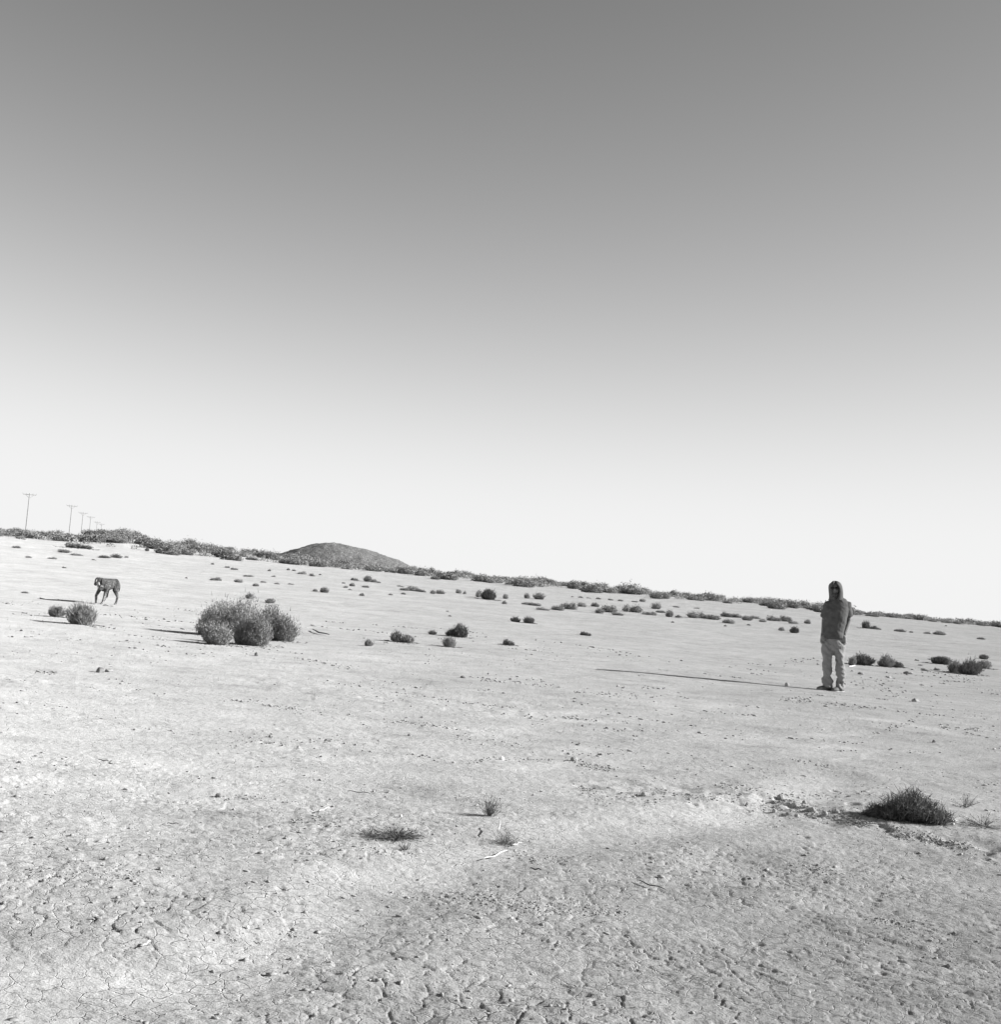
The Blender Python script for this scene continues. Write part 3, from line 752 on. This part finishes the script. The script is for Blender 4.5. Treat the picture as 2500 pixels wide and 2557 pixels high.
stone(815, 1846, 12, 8, 'dark lump on the pale ground, left of centre', 4)
stone(545, 1990, 16, 9, 'dark lumpy stone left of the trampled patch', 5)
stone(674, 1836, 8, 6, 'small dark stone above a scuffed patch', 6)
stone(1022, 1833, 9, 5, 'small dark stone near the middle of the bare flat', 7)
stone(1965, 1712, 12, 9, 'pale clod poking out of the person\'s shadow', 8, M_CLOD, 'dirt_clod')
stone(1253, 1892, 13, 9, 'bright pale clod on the crusted line, centre', 9, M_PALESTICK, 'dirt_clod')
stone(1434, 1893, 20, 10, 'pale chunky clod at the right part of the crusted line', 10, M_CLOD, 'dirt_clod')
stone(2286, 1752, 18, 9, 'half-round clod on the flat right of the person', 11, M_CLOD, 'dirt_clod')
stone(618, 2316, 10, 7, 'white pebble in the lower left foreground', 12, M_PALESTICK)
stone(2333, 1850, 10, 7, 'dark pebble on the flat, far right', 13)
stone(1275, 1668 + 30, 10, 5, 'small dark stone left of the shadow\'s tip', 14)
stone(1156, 1694, 16, 6, 'flat dark stone on the bare flat, centre', 15)
stone(2150, 1683, 16, 6, 'flat dark clod right of the person', 16)
stone(2268, 1683, 22, 7, 'dark low clod below the shrub row, right', 17)
stone(1000, 2045, 9, 7, 'pale pebble behind the sprawling dead plant', 18, M_PALESTICK)
for i, (a, b, w, h) in enumerate([(1608, 1984, 14, 9), (1950, 1983, 18, 12), (1868, 1996, 12, 8), (1722, 1996, 9, 6), (1985, 2000, 16, 10), (2030, 2018, 14, 10), (2060, 2030, 16, 10), (2090, 2028, 13, 9), (2110, 2040, 12, 8), (1990, 2030, 12, 8), (2010, 1996, 12, 9), (1935, 2010, 12, 8)]):
    stone(a, b, w, h, 'crumbling soil clod in the broken ground left of the large right shrub', 40 + i, M_CLOD, 'dirt_clod', 'clods in the broken ground')

def stick(pts_px, wpx, label, m, name='stick', lift=0.012, parts=None):
    """a branch lying along ground points, tapered, with a slight arch"""
    n = 9
    K = []
    for px, py in pts_px:
        x, y = at(px, py); K.append(Vector((x, y, gz(x, y) + lift)))
    P = []
    for i in range(n):
        t = i / (n - 1) * (len(K) - 1); j = min(int(t), len(K) - 2)
        P.append(K[j].lerp(K[j + 1], t - j) + Vector((0, 0, .0025 * math.sin(i * 1.3))))
    s = dist_scale(P[0].x, P[0].y)
    v, f = [], []
    for i, p in enumerate(P):
        t = (P[min(i + 1, n - 1)] - P[max(i - 1, 0)]).normalized()
        a = t.cross(Vector((0, 0, 1))).normalized(); b = a.cross(t)
        rad = wpx / 3.4 / s * (.45 + .75 * math.sin(math.pi * (.12 + .8 * i / (n - 1))))
        for k in range(6):
            an = k * math.pi / 3
            v.append(p + (a * math.cos(an) + b * math.sin(an)) * rad - P[0])
    for i in range(n - 1):
        for k in range(6): f.append((i * 6 + k, i * 6 + (k + 1) % 6, i * 6 + 6 + (k + 1) % 6, i * 6 + 6 + k))
    f.append(tuple(range(5, -1, -1))); f.append(tuple(range(n * 6 - 6, n * 6)))
    o = link(name, pydata(name, v, f), m, None, True); o.location = P[0]
    tag(o, label, 'stick')
    return o
stick([(1206, 2143), (1236, 2135), (1266, 2122)], 5, 'long bleached curved stick lying in the middle foreground', M_PALESTICK)
stick([(1243, 2096), (1247, 2082), (1244, 2076)], 4, 'short pale stick propped in the sparse tuft', M_PALESTICK, lift=.05)
stick([(1280, 2110), (1302, 2102)], 4, 'short pale stick right of the sparse tuft', M_PALESTICK)
stick([(1590, 2208), (1622, 2220), (1662, 2231)], 4.5, 'dark curved stick lying in the right foreground', M_DARKSTICK)
stick([(795, 2033), (822, 2022)], 4, 'short pale stick left of the sprawling dead plant', M_PALESTICK)
stick([(1062, 2114), (1090, 2117)], 4, 'pale straight stick right of the sprawling dead plant', M_PALESTICK)
stick([(353, 2379), (374, 2368)], 6, 'short white stick in the lower left foreground', M_PALESTICK)
stick([(781, 1574), (797, 1581), (822, 1586)], 5, 'dark fallen branch right of the big shrub clump', M_DARKSTICK, lift=.03)
stick([(868, 1979), (925, 1979 + 5)], 3, 'thin dark twig above the sprawling dead plant', M_DARKSTICK)
stick([(416, 2065), (446, 2065)], 4, 'dark short twig on the left bare ground', M_DARKSTICK)
stick([(245, 1903), (272, 1905)], 3.5, 'thin dark twig on the pale ground, far left', M_DARKSTICK)
stick([(360, 1879), (410, 1880)], 3, 'thin white stick on the pale ground, left', M_PALESTICK)
stick([(1322, 2179), (1352, 2184)], 6, 'stubby dark stick below the bleached curved stick', M_DARKSTICK)
stick([(1125, 2228), (1150, 2232)], 4, 'pale splinter beside dark crumbs, lower centre', M_PALESTICK)
stick([(632, 2352), (650, 2355)], 3.5, 'tiny dark twig in the lower left foreground', M_DARKSTICK)
stick([(2120, 1665), (2136, 1663)], 4, 'pale scrap under the shrubs right of the person', M_PALESTICK)
# white crumpled scraps beside the large right shrub
def scrap(px, py, w, label, seed):
    x, y = at(px, py); s = dist_scale(x, y); rg = np.random.default_rng(seed)
    bm = bmesh.new(); bmesh.ops.create_icosphere(bm, subdivisions=2, radius=1.0)
    for v in bm.verts:
        k = rg.uniform(.5, 1.15); v.co = (v.co.x * k * w / 2 / s, v.co.y * k * w / 2.6 / s, v.co.z * k * w / 3 / s)
    me = bpy.data.meshes.new('paper_scrap'); bm.to_mesh(me); bm.free()
    o = link('paper_scrap', me, M_PALESTICK); o.location = (x, y, gz(x, y) + w / 4 / s)
    tag(o, label, 'scrap')
scrap(2376, 2050, 13, 'left white crumpled scrap beside the large right shrub', 1)
scrap(2387, 2052, 12, 'right white crumpled scrap beside the large right shrub', 2)
scrap(2381, 2058, 8, 'lowest and smallest white scrap beside the large right shrub', 3)
scrap(2206, 1661, 9, 'white scrap at the foot of the shrubs right of the person', 4)

# ------------------------------------------------------------------ utility poles
def box(bm, c, s):
    r = bmesh.ops.create_cube(bm, size=1.0)
    for v in r['verts']: v.co = (c[0] + v.co.x * s[0], c[1] + v.co.y * s[1], c[2] + v.co.z * s[2])
def pole_parts():
    bm = bmesh.new(); bmesh.ops.create_cone(bm, cap_ends=True, segments=12, radius1=.12, radius2=.075, depth=11.0, matrix=Matrix.Translation((0, 0, 4.5)))
    sh = bpy.data.meshes.new('shaft'); bm.to_mesh(sh); bm.free()
    bm = bmesh.new(); box(bm, (0, .16, 9.75), (2.2, .08, .08))
    ca = bpy.data.meshes.new('crossarm'); bm.to_mesh(ca); bm.free()
    bm = bmesh.new()
    for s in (-1, 1):
        r = bmesh.ops.create_cube(bm, size=1.0)
        for v in r['verts']:
            t = v.co.x + .5
            v.co = (s * (.05 + .62 * t), .13 + v.co.y * .04, 9.15 + .55 * t + v.co.z * .05)
    br = bpy.data.meshes.new('brace'); bm.to_mesh(br); bm.free()
    bm = bmesh.new(); bmesh.ops.create_cone(bm, cap_ends=True, segments=8, radius1=.05, radius2=.03, depth=.14)
    ins = bpy.data.meshes.new('insulator'); bm.to_mesh(ins); bm.free()
    return sh, ca, br, ins
PARTS = pole_parts()
tops = [(74, 1233, 246), (180, 1262, 300), (208, 1280, 355), (227, 1290, 405), (243, 1303, 468), (254, 1308, 505)]
lab = ['nearest and tallest utility pole at the far left skyline', 'second utility pole from the left on the skyline', 'third utility pole from the left on the skyline',
       'fourth utility pole from the left on the skyline', 'fifth utility pole, small, just left of the scrub mound', 'smallest and farthest utility pole beside the scrub mound']
for (px, py, D), l in zip(tops, lab):
    d = ray(px, py); t = D / math.hypot(d.x, d.y)
    x, y, zt = d.x * t, d.y * t, CAM_H + d.z * t
    e = empty('utility_pole', (x, y, zt - 9.9), math.radians(14))
    link('shaft', PARTS[0], M_POLE, e); link('crossarm', PARTS[1], M_POLE, e); link('brace', PARTS[2], M_POLE, e)
    for k in (-1.12, -.55, .55, 1.12):
        i = link('insulator', PARTS[3], M_INSUL, e); i.location = (k, .16, 9.92)
    tag(e, l, 'utility pole', 'utility poles along the skyline')

# ------------------------------------------------------------------ figures: tubes grown into one skin
def tube(bm, pts, rad, seg=14, side=(1, 0, 0)):
    """closed tube through pts; rad: r or (rx along side, ry)"""
    pts = [Vector(p) for p in pts]
    n = len(pts); rings = []
    for i, p in enumerate(pts):
        t = (pts[min(i + 1, n - 1)] - pts[max(i - 1, 0)]).normalized()
        a = Vector(side); a = a - t * a.dot(t)
        if a.length < .05: a = Vector((0, 1, 0)) - t * t.y
        a.normalize(); b = t.cross(a)
        r = rad[i]; ra, rb = (r, r) if isinstance(r, (int, float)) else r
        rings.append([bm.verts.new(p + a * ra * math.cos(k * 2 * math.pi / seg) + b * rb * math.sin(k * 2 * math.pi / seg)) for k in range(seg)])
    for i in range(n - 1):
        for k in range(seg):
            bm.faces.new((rings[i][k], rings[i][(k + 1) % seg], rings[i + 1][(k + 1) % seg], rings[i + 1][k]))
    t0 = (pts[1] - pts[0]).normalized(); t1 = (pts[-1] - pts[-2]).normalized()
    r0 = rad[0] if isinstance(rad[0], (int, float)) else min(rad[0]); r1 = rad[-1] if isinstance(rad[-1], (int, float)) else min(rad[-1])
    c0 = bm.verts.new(pts[0] - t0 * r0 * .6); c1 = bm.verts.new(pts[-1] + t1 * r1 * .6)
    for k in range(seg):
        bm.faces.new((c0, rings[0][(k + 1) % seg], rings[0][k])); bm.faces.new((c1, rings[-1][k], rings[-1][(k + 1) % seg]))
def ball(bm, c, r):
    ret = bmesh.ops.create_icosphere(bm, subdivisions=3, radius=1.0)
    for v in ret['verts']: v.co = (c[0] + v.co.x * r[0], c[1] + v.co.y * r[1], c[2] + v.co.z * r[2])
def grow(name, bm, voxel, sm=6, warp=None):
    bmesh.ops.recalc_face_normals(bm, faces=bm.faces[:])
    me = bpy.data.meshes.new(name); bm.to_mesh(me); bm.free()
    o = bpy.data.objects.new(name, me); COL.objects.link(o)
    m = o.modifiers.new('r', 'REMESH'); m.mode = 'VOXEL'; m.voxel_size = voxel; m.use_smooth_shade = True
    s = o.modifiers.new('s', 'SMOOTH'); s.factor = .5; s.iterations = sm
    dg = bpy.context.evaluated_depsgraph_get()
    out = bpy.data.meshes.new_from_object(o.evaluated_get(dg))
    bpy.data.objects.remove(o); bpy.data.meshes.remove(me)
    out.name = name
    if warp:
        n = len(out.vertices)
        co = np.empty(n * 3); out.vertices.foreach_get('co', co); co = co.reshape(-1, 3)
        no = np.empty(n * 3); out.vertex_normals.foreach_get('vector', no) if hasattr(out, 'vertex_normals') else out.vertices.foreach_get('normal', no)
        no = no.reshape(-1, 3)
        out.vertices.foreach_set('co', warp(co, no).reshape(-1)); out.update()
    out.polygons.foreach_set('use_smooth', np.ones(len(out.polygons), bool))
    return out

# ------------------------------------------------------------------ the person
M_SHIRT = plain('dark_hooded_shirt', 0.06, 0.09, 14, 0.95, 0.3)
M_TROUSER = plain('pale_work_trousers', 0.17, 0.22, 10, 0.95, 0.3)
M_SKIN = plain('skin', 0.09, 0.13, 20, 0.6)
M_BEARD = plain('dark_beard', 0.04, 0.07, 60, 0.9, .5)
M_LENS = plain('sunglass_lens', 0.008, 0.012, 5, 0.15)
M_SHOE = plain('scuffed_shoe', 0.07, 0.13, 18, 0.8, 0.2)
M_SOLE = plain('pale_sole', 0.2, 0.3, 18, 0.8)
def P(px, py, y=0.0):
    """zoom pixel on the figure to local metres (x right, y away, z up), upright in the world"""
    X, Z = (px - 770) / 860.0, (1765 - py) / 860.0
    return (X - .058 * Z, y, Z + .080 * X)
def person():
    x, y = at(2081, 1724)
    root = empty('person', (x, y, gz(x, y) - .01), math.radians(-14))
    root.scale = (1.0, 1.0, 1.0)
    tag(root, 'person in dark hooded short-sleeved shirt and pale trousers, hands in pockets', 'person')
    hipL, kneeL, ankL = P(690, 1080), P(682, 1390, -.03), P(702, 1660, .02)
    hipR, kneeR, ankR = P(832, 1080, .03), P(858, 1395, .0), P(868, 1680, .05)
    shL, elL, wrL = P(690, 560, .0), P(640, 790, .04), P(625, 965, -.03)
    shR, elR, wrR = P(935, 575, .05), P(962, 790, .1), P(905, 975, .0)
    # body: one skin under the clothes
    bm = bmesh.new()
    tube(bm, [P(760, 1090, .02), P(765, 950, .02), P(790, 800, .02), P(803, 650, .02), P(806, 555, .02), P(796, 510, .02)],
         [(.15, .10), (.13, .095), (.14, .10), (.165, .11), (.15, .09), (.07, .06)])
    tube(bm, [P(796, 540, .02), P(786, 470, .0), P(781, 420, -.01)], [.06, .055, .055])
    ball(bm, P(776, 362, -.01), (.074, .096, .115))
    ball(bm, P(772, 425, -.055), (.05, .045, .045))                        # jaw
    tube(bm, [P(769, 345, -.10), P(768, 380, -.118)], [.012, .018], 8)     # nose
    tube(bm, [P(757, 412, -.098), P(783, 412, -.098)], [.009, .009], 8)     # lips
    tube(bm, [P(708, 365, .0), P(706, 390, .0)], [.02, .015], 8); tube(bm, [P(845, 365, .0), P(846, 390, .0)], [.02, .015], 8)
    for hp, kn, an in ((hipL, kneeL, ankL), (hipR, kneeR, ankR)):
        tube(bm, [hp, kn, an, (an[0], an[1] - .02, .05)], [.085, .055, .042, .04])
    hands = [(shL, elL, wrL, -1), (shR, elR, wrR, 1)]
    for sh, el, wr, s in hands:
        tube(bm, [sh, el, wr], [.052, .043, .031])
        w = Vector(wr); d = Vector((-.12 * s, -.35, -1)).normalized()
        tube(bm, [w, w + d * .05, w + d * .10], [(.036, .02), (.044, .02), (.042, .018)])
        for k, (off, ln) in enumerate(((-.033, .066), (-.011, .076), (.011, .072), (.032, .056))):   # four fingers, curled in the pocket
            b0 = w + d * .10 + Vector((off, 0, 0)); k1 = b0 + d * ln * .5; k2 = k1 + (d + Vector((0, .7, 0))).normalized() * ln * .5
            tube(bm, [b0, k1, k2], [.0095, .009, .008], 8)
        th = w + d * .035 + Vector((-s * .036, -.012, 0))
        tube(bm, [th, th + Vector((-s * .024, -.018, -.03)), th + Vector((-s * .03, -.02, -.062))], [.012, .011, .009], 8)
    me = grow('body', bm, .007, 3)
    link('body', me, M_SKIN, root)
    # beard
    bm = bmesh.new()
    ball(bm, P(772, 432, -.06), (.058, .052, .05)); tube(bm, [P(722, 385, -.02), P(735, 425, -.05)], [.016, .02], 8); tube(bm, [P(828, 385, -.02), P(812, 425, -.05)], [.016, .02], 8)
    link('beard', grow('beard', bm, .007, 3), M_BEARD, root)
    # sunglasses
    bm = bmesh.new()
    ball(bm, P(742, 348, -.098), (.031, .012, .022)); ball(bm, P(797, 348, -.098), (.031, .012, .022))
    tube(bm, [P(755, 345, -.106), P(785, 345, -.106)], [.006, .006], 8)
    tube(bm, [P(716, 345, -.092), P(706, 350, .0)], [.005, .005], 8); tube(bm, [P(824, 345, -.092), P(846, 350, .0)], [.005, .005], 8)
    me = bpy.data.meshes.new('sunglasses'); bm.to_mesh(me); bm.free()
    link('sunglasses', me, M_LENS, root, True)
    # shirt with short sleeves, loose, hanging over the hips
    def folds(amp, sx, sz, s0):
        def w(co, no):
            ang = np.arctan2(co[:, 1], co[:, 0]) * .16
            f = fbm((co[:, 0] + co[:, 1] * .6) * sx + 3, (co[:, 2] + .35 * co[:, 0]) * sz, s0, 3)
            return co + no * (amp * f)[:, None]
        return w
    bm = bmesh.new()
    tube(bm, [P(757, 1030, .02), P(757, 980, .02), P(765, 890, .02), P(785, 780, .02), P(803, 650, .03), P(806, 575, .03), P(798, 520, .03), P(790, 480, .02)],
         [(.182, .14), (.182, .145), (.176, .145), (.174, .145), (.186, .15), (.186, .128), (.150, .098), (.085, .078)], 20)
    a, b = Vector(shL), Vector(elL); tube(bm, [a + Vector((.05, 0, .01)), a, a.lerp(b, .45), a.lerp(b, .80)], [.06, .069, .07, .071])
    a, b = Vector(shR), Vector(elR); tube(bm, [a + Vector((-.06, 0, .01)), a, a.lerp(b, .4), a.lerp(b, .72)], [.06, .074, .076, .079])
    link('shirt', grow('shirt', bm, .009, 4, folds(.016, 5, 9, 3)), M_SHIRT, root)
    # hood: shell round the head, open in front
    bm = bmesh.new()
    segs = 22
    rows = []
    for i, (pz, rx, ry, cy, op) in enumerate([(512, .128, .112, .03, .05), (490, .116, .110, .025, .12), (468, .112, .110, .02, .26), (440, .112, .116, .015, .42), (400, .115, .122, .01, .52), (360, .115, .126, .005, .54), (320, .109, .122, .0, .48), (290, .094, .108, -.005, .38), (268, .070, .083, -.005, .28), (256, .040, .048, 0, .15), (252, .010, .012, 0, .05)]):
        cxp = 795 - (492 - pz) * .075
        row = []
        for k in range(segs):
            an = -math.pi / 2 + op + (2 * math.pi - 2 * op) * k / (segs - 1)
            c = P(cxp, pz, cy)
            row.append(bm.verts.new((c[0] + rx * math.cos(an), c[1] + ry * math.sin(an), c[2] + .012 * math.sin(an * 3 + i))))
        rows.append(row)
    for i in range(len(rows) - 1):
        for k in range(segs - 1): bm.faces.new((rows[i][k], rows[i][k + 1], rows[i + 1][k + 1], rows[i + 1][k]))
    bmesh.ops.recalc_face_normals(bm, faces=bm.faces[:])
    r = bmesh.ops.solidify(bm, geom=bm.faces[:], thickness=.012)
    me = bpy.data.meshes.new('hood'); bm.to_mesh(me); bm.free()
    link('hood', me, M_SHIRT, root, True)
    # trousers
    bm = bmesh.new()
    tube(bm, [P(758, 985, .02), P(760, 1060, .025), P(760, 1140, .02), P(762, 1195, .02)], [(.163, .115), (.182, .128), (.178, .13), (.12, .10)], 20)
    for hp, kn, an, w in ((hipL, kneeL, ankL, 0), (hipR, kneeR, ankR, 0)):
        h_, k_, a_ = Vector(hp), Vector(kn), Vector(an)
        tube(bm, [h_, h_.lerp(k_, .35), h_.lerp(k_, .75), k_, k_.lerp(a_, .5), a_, a_ + Vector((0, -.005, -.045))], [.098, .098, .086, .082, .078, .076, .08], 16)
    ball(bm, P(628, 1050, -.03), (.055, .06, .09)); ball(bm, P(898, 1060, .0), (.06, .06, .09))        # fists in the pockets
    def tw(co, no):
        low = np.clip((1.0 - co[:, 2]) / .8, 0, 1)
        f = fbm((co[:, 0] * .5 + co[:, 1] * .5) * 9 + 2, (co[:, 2] + .6 * co[:, 0] - .5 * co[:, 1]) * 13, 9, 3)
        g = np.abs(fbm(co[:, 0] * 7, (co[:, 2] + .9 * co[:, 0]) * 9, 19, 2))
        return co + no * ((.028 * f - .026 * g) * (.3 + .9 * low))[:, None]
    link('trousers', grow('trousers', bm, .008, 3, tw), M_TROUSER, root)
    # shoes
    for an, d in ((ankL, Vector((-.80, -.60, 0))), (ankR, Vector((-.62, -.78, 0)))):
        d.normalize(); a = Vector((an[0], an[1], 0)); sd = (d.y, -d.x, 0)
        bm = bmesh.new()
        tube(bm, [a - d * .065 + Vector((0, 0, .05)), a + Vector((0, 0, .055)), a + d * .08 + Vector((0, 0, .048)), a + d * .15 + Vector((0, 0, .04)), a + d * .195 + Vector((0, 0, .034))],
             [(.036, .04), (.043, .048), (.048, .04), (.05, .032), (.036, .022)], 14, sd)
        tube(bm, [a + Vector((0, 0, .05)), a + Vector((0, 0, .125))], [.046, .05], 14)
        sh = link('shoe', grow('shoe', bm, .007, 3), M_SHOE, root)
        bm = bmesh.new()
        tube(bm, [a - d * .08 + Vector((0, 0, .012)), a + Vector((0, 0, .012)), a + d * .12 + Vector((0, 0, .012)), a + d * .20 + Vector((0, 0, .014))], [(.036, .014), (.042, .014), (.052, .014), (.038, .013)], 14, sd)
        me = bpy.data.meshes.new('sole'); bm.to_mesh(me); bm.free()
        link('sole', me, M_SOLE, sh, True)
person()

# ------------------------------------------------------------------ the dog
def dog_material():
    m, nt, b = mat('ticked_coat')
    tc = node(nt, 'ShaderNodeTexCoord'); O = tc.outputs['Object']
    sp = noise(nt, 42, 3, O, .6); blot = noise(nt, 9, 3, O)
    tick = ramp(nt, sp, [(0.42, 0.035), (0.56, 0.08), (0.68, 0.32)])
    big = ramp(nt, blot, [(0.40, 0.55), (0.60, 1.0)])
    c = mul(nt, tick, big)
    s = node(nt, 'ShaderNodeSeparateXYZ'); nt.links.new(O, s.inputs[0])
    def rng(sock, a, b_):
        r = node(nt, 'ShaderNodeMapRange'); r.inputs['From Min'].default_value = a; r.inputs['From Max'].default_value = b_; nt.links.new(sock, r.inputs['Value']); return r.outputs[0]
    def mixv(f, a, b_):
        x = node(nt, 'ShaderNodeMix'); x.data_type = 'FLOAT'
        nt.links.new(f, x.inputs[0])
        for i, q in ((2, a), (3, b_)):
            if isinstance(q, (int, float)): x.inputs[i].default_value = q
            else: nt.links.new(q, x.inputs[i])
        return x.outputs[0]
    legs = rng(s.outputs['Z'], .30, .20)
    c = mixv(legs, c, ramp(nt, noise(nt, 30, 3, O), [(0.42, 0.06), (0.62, 0.26)]))
    chest = mul(nt, mul(nt, rng(s.outputs['X'], .20, .27), rng(s.outputs['Z'], .46, .40)), rng(s.outputs['Z'], .26, .32))
    c = mixv(mul(nt, chest, ramp(nt, noise(nt, 22, 2, O), [(0.45, 0.0), (0.55, 1.0)])), c, 0.30)
    nt.links.new(c, b.inputs['Base Color']); b.inputs['Roughness'].default_value = 0.8
    return m
def dog():
    x, y = at(266, 1508)
    root = empty('dog', (x, y, gz(x, y) - .01), 0)
    yaw = math.atan2(-math.sin(math.radians(66)), -math.cos(math.radians(66)))
    root.rotation_euler = (0, 0, yaw)
    tag(root, 'dark ticked pointer-like dog walking left with its head low', 'dog')
    Y = (0, 1, 0)
    bm = bmesh.new()
    tube(bm, [(-.30, 0, .47), (-.24, 0, .475), (-.12, 0, .465), (.02, 0, .445), (.14, 0, .432), (.24, 0, .445), (.29, 0, .47)],
         [(.06, .07), (.098, .11), (.098, .118), (.105, .135), (.112, .15), (.10, .135), (.068, .09)], 18, Y)
    tube(bm, [(.19, 0, .49), (.27, 0, .515), (.33, .01, .525)], [(.085, .095), (.07, .078), (.058, .062)], 14, Y)
    # head: skull, stop, muzzle
    ball(bm, (.36, .02, .52), (.086, .074, .074))
    tube(bm, [(.385, .025, .505), (.435, .035, .465), (.475, .04, .43)], [(.054, .056), (.045, .046), (.037, .035)], 12, Y)
    # tail hanging
    tube(bm, [(-.30, 0, .52), (-.345, .01, .46), (-.355, .02, .37), (-.34, .02, .29)], [.030, .026, .020, .010], 10, Y)
    # front legs: elbow, wrist, paw
    tube(bm, [(.20, .075, .46), (.15, .085, .33), (.205, .09, .17), (.245, .09, .05), (.265, .09, .022)], [(.05, .075), (.042, .055), (.028, .031), (.025, .026), (.029, .021)], 12, Y)
    tube(bm, [(.265, .09, .022), (.305, .09, .018)], [(.026, .018), (.02, .013)], 10, Y)
    tube(bm, [(.20, -.075, .46), (.17, -.085, .33), (.262, -.09, .185), (.245, -.09, .06), (.24, -.09, .03)], [(.05, .075), (.042, .055), (.029, .032), (.025, .026), (.029, .021)], 12, Y)
    tube(bm, [(.24, -.09, .03), (.275, -.09, .02)], [(.025, .018), (.02, .013)], 10, Y)
    # hind legs: knee high against the belly, hock backward, near-vertical shank
    tube(bm, [(-.22, .06, .47), (-.14, .085, .32), (-.24, .09, .18), (-.205, .09, .05), (-.19, .09, .022)], [(.06, .10), (.052, .068), (.029, .033), (.025, .026), (.029, .021)], 12, Y)
    tube(bm, [(-.19, .09, .022), (-.15, .09, .018)], [(.025, .018), (.02, .013)], 10, Y)
    tube(bm, [(-.20, -.06, .47), (-.06, -.085, .33), (-.08, -.09, .17), (.02, -.09, .05), (.045, -.09, .022)], [(.06, .10), (.052, .068), (.029, .033), (.025, .026), (.029, .021)], 12, Y)
    tube(bm, [(.045, -.09, .022), (.085, -.09, .018)], [(.025, .018), (.02, .013)], 10, Y)
    link('body', grow('body', bm, .008, 3), dog_material(), root)
    M_DK = plain('dark_brown_fur', 0.03, 0.055, 40, 0.8); M_WH = plain('white_fur', 0.3, 0.42, 40, 0.85)
    M_NOSE = plain('black_nose', 0.01, 0.02, 10, 0.4)
    # dark mask over skull and muzzle, with hanging ears and a white blaze
    bm = bmesh.new()
    ball(bm, (.361, .02, .524), (.089, .077, .075)); tube(bm, [(.395, .027, .503), (.44, .036, .463), (.478, .04, .431)], [(.056, .055), (.047, .045), (.038, .032)], 12, Y)
    link('face_mask', grow('face_mask', bm, .007, 3), M_DK, root)
    for s in (1, -1):
        bm = bmesh.new()
        tube(bm, [(.33, .02 + s * .066, .575), (.32, .02 + s * .094, .53), (.325, .02 + s * .10, .47), (.34, .02 + s * .092, .43)], [(.012, .034), (.014, .055), (.013, .052), (.009, .026)], 12, Y)
        link('ear', grow('ear', bm, .006, 2), M_DK, root)
        bm = bmesh.new(); ball(bm, (.418, .028 + s * .042, .522), (.009, .008, .009))
        me = bpy.data.meshes.new('eye'); bm.to_mesh(me); bm.free(); link('eye', me, M_NOSE, root, True)
    bm = bmesh.new(); tube(bm, [(.375, .022, .60), (.428, .03, .558), (.452, .035, .513), (.468, .038, .488)], [(.012, .01), (.012, .010), (.012, .012), (.011, .010)], 10, Y)
    me = bpy.data.meshes.new('blaze'); bm.to_mesh(me); bm.free(); link('blaze', me, M_WH, root, True)
    bm = bmesh.new(); ball(bm, (.412, .072, .466), (.03, .022, .024)); ball(bm, (.385, .066, .438), (.026, .022, .022))
    link('cheek_patch', grow('cheek_patch', bm, .007, 3), M_WH, root)
    bm = bmesh.new(); ball(bm, (.492, .042, .432), (.016, .02, .015))
    me = bpy.data.meshes.new('nose'); bm.to_mesh(me); bm.free(); link('nose', me, M_NOSE, root, True)
dog()
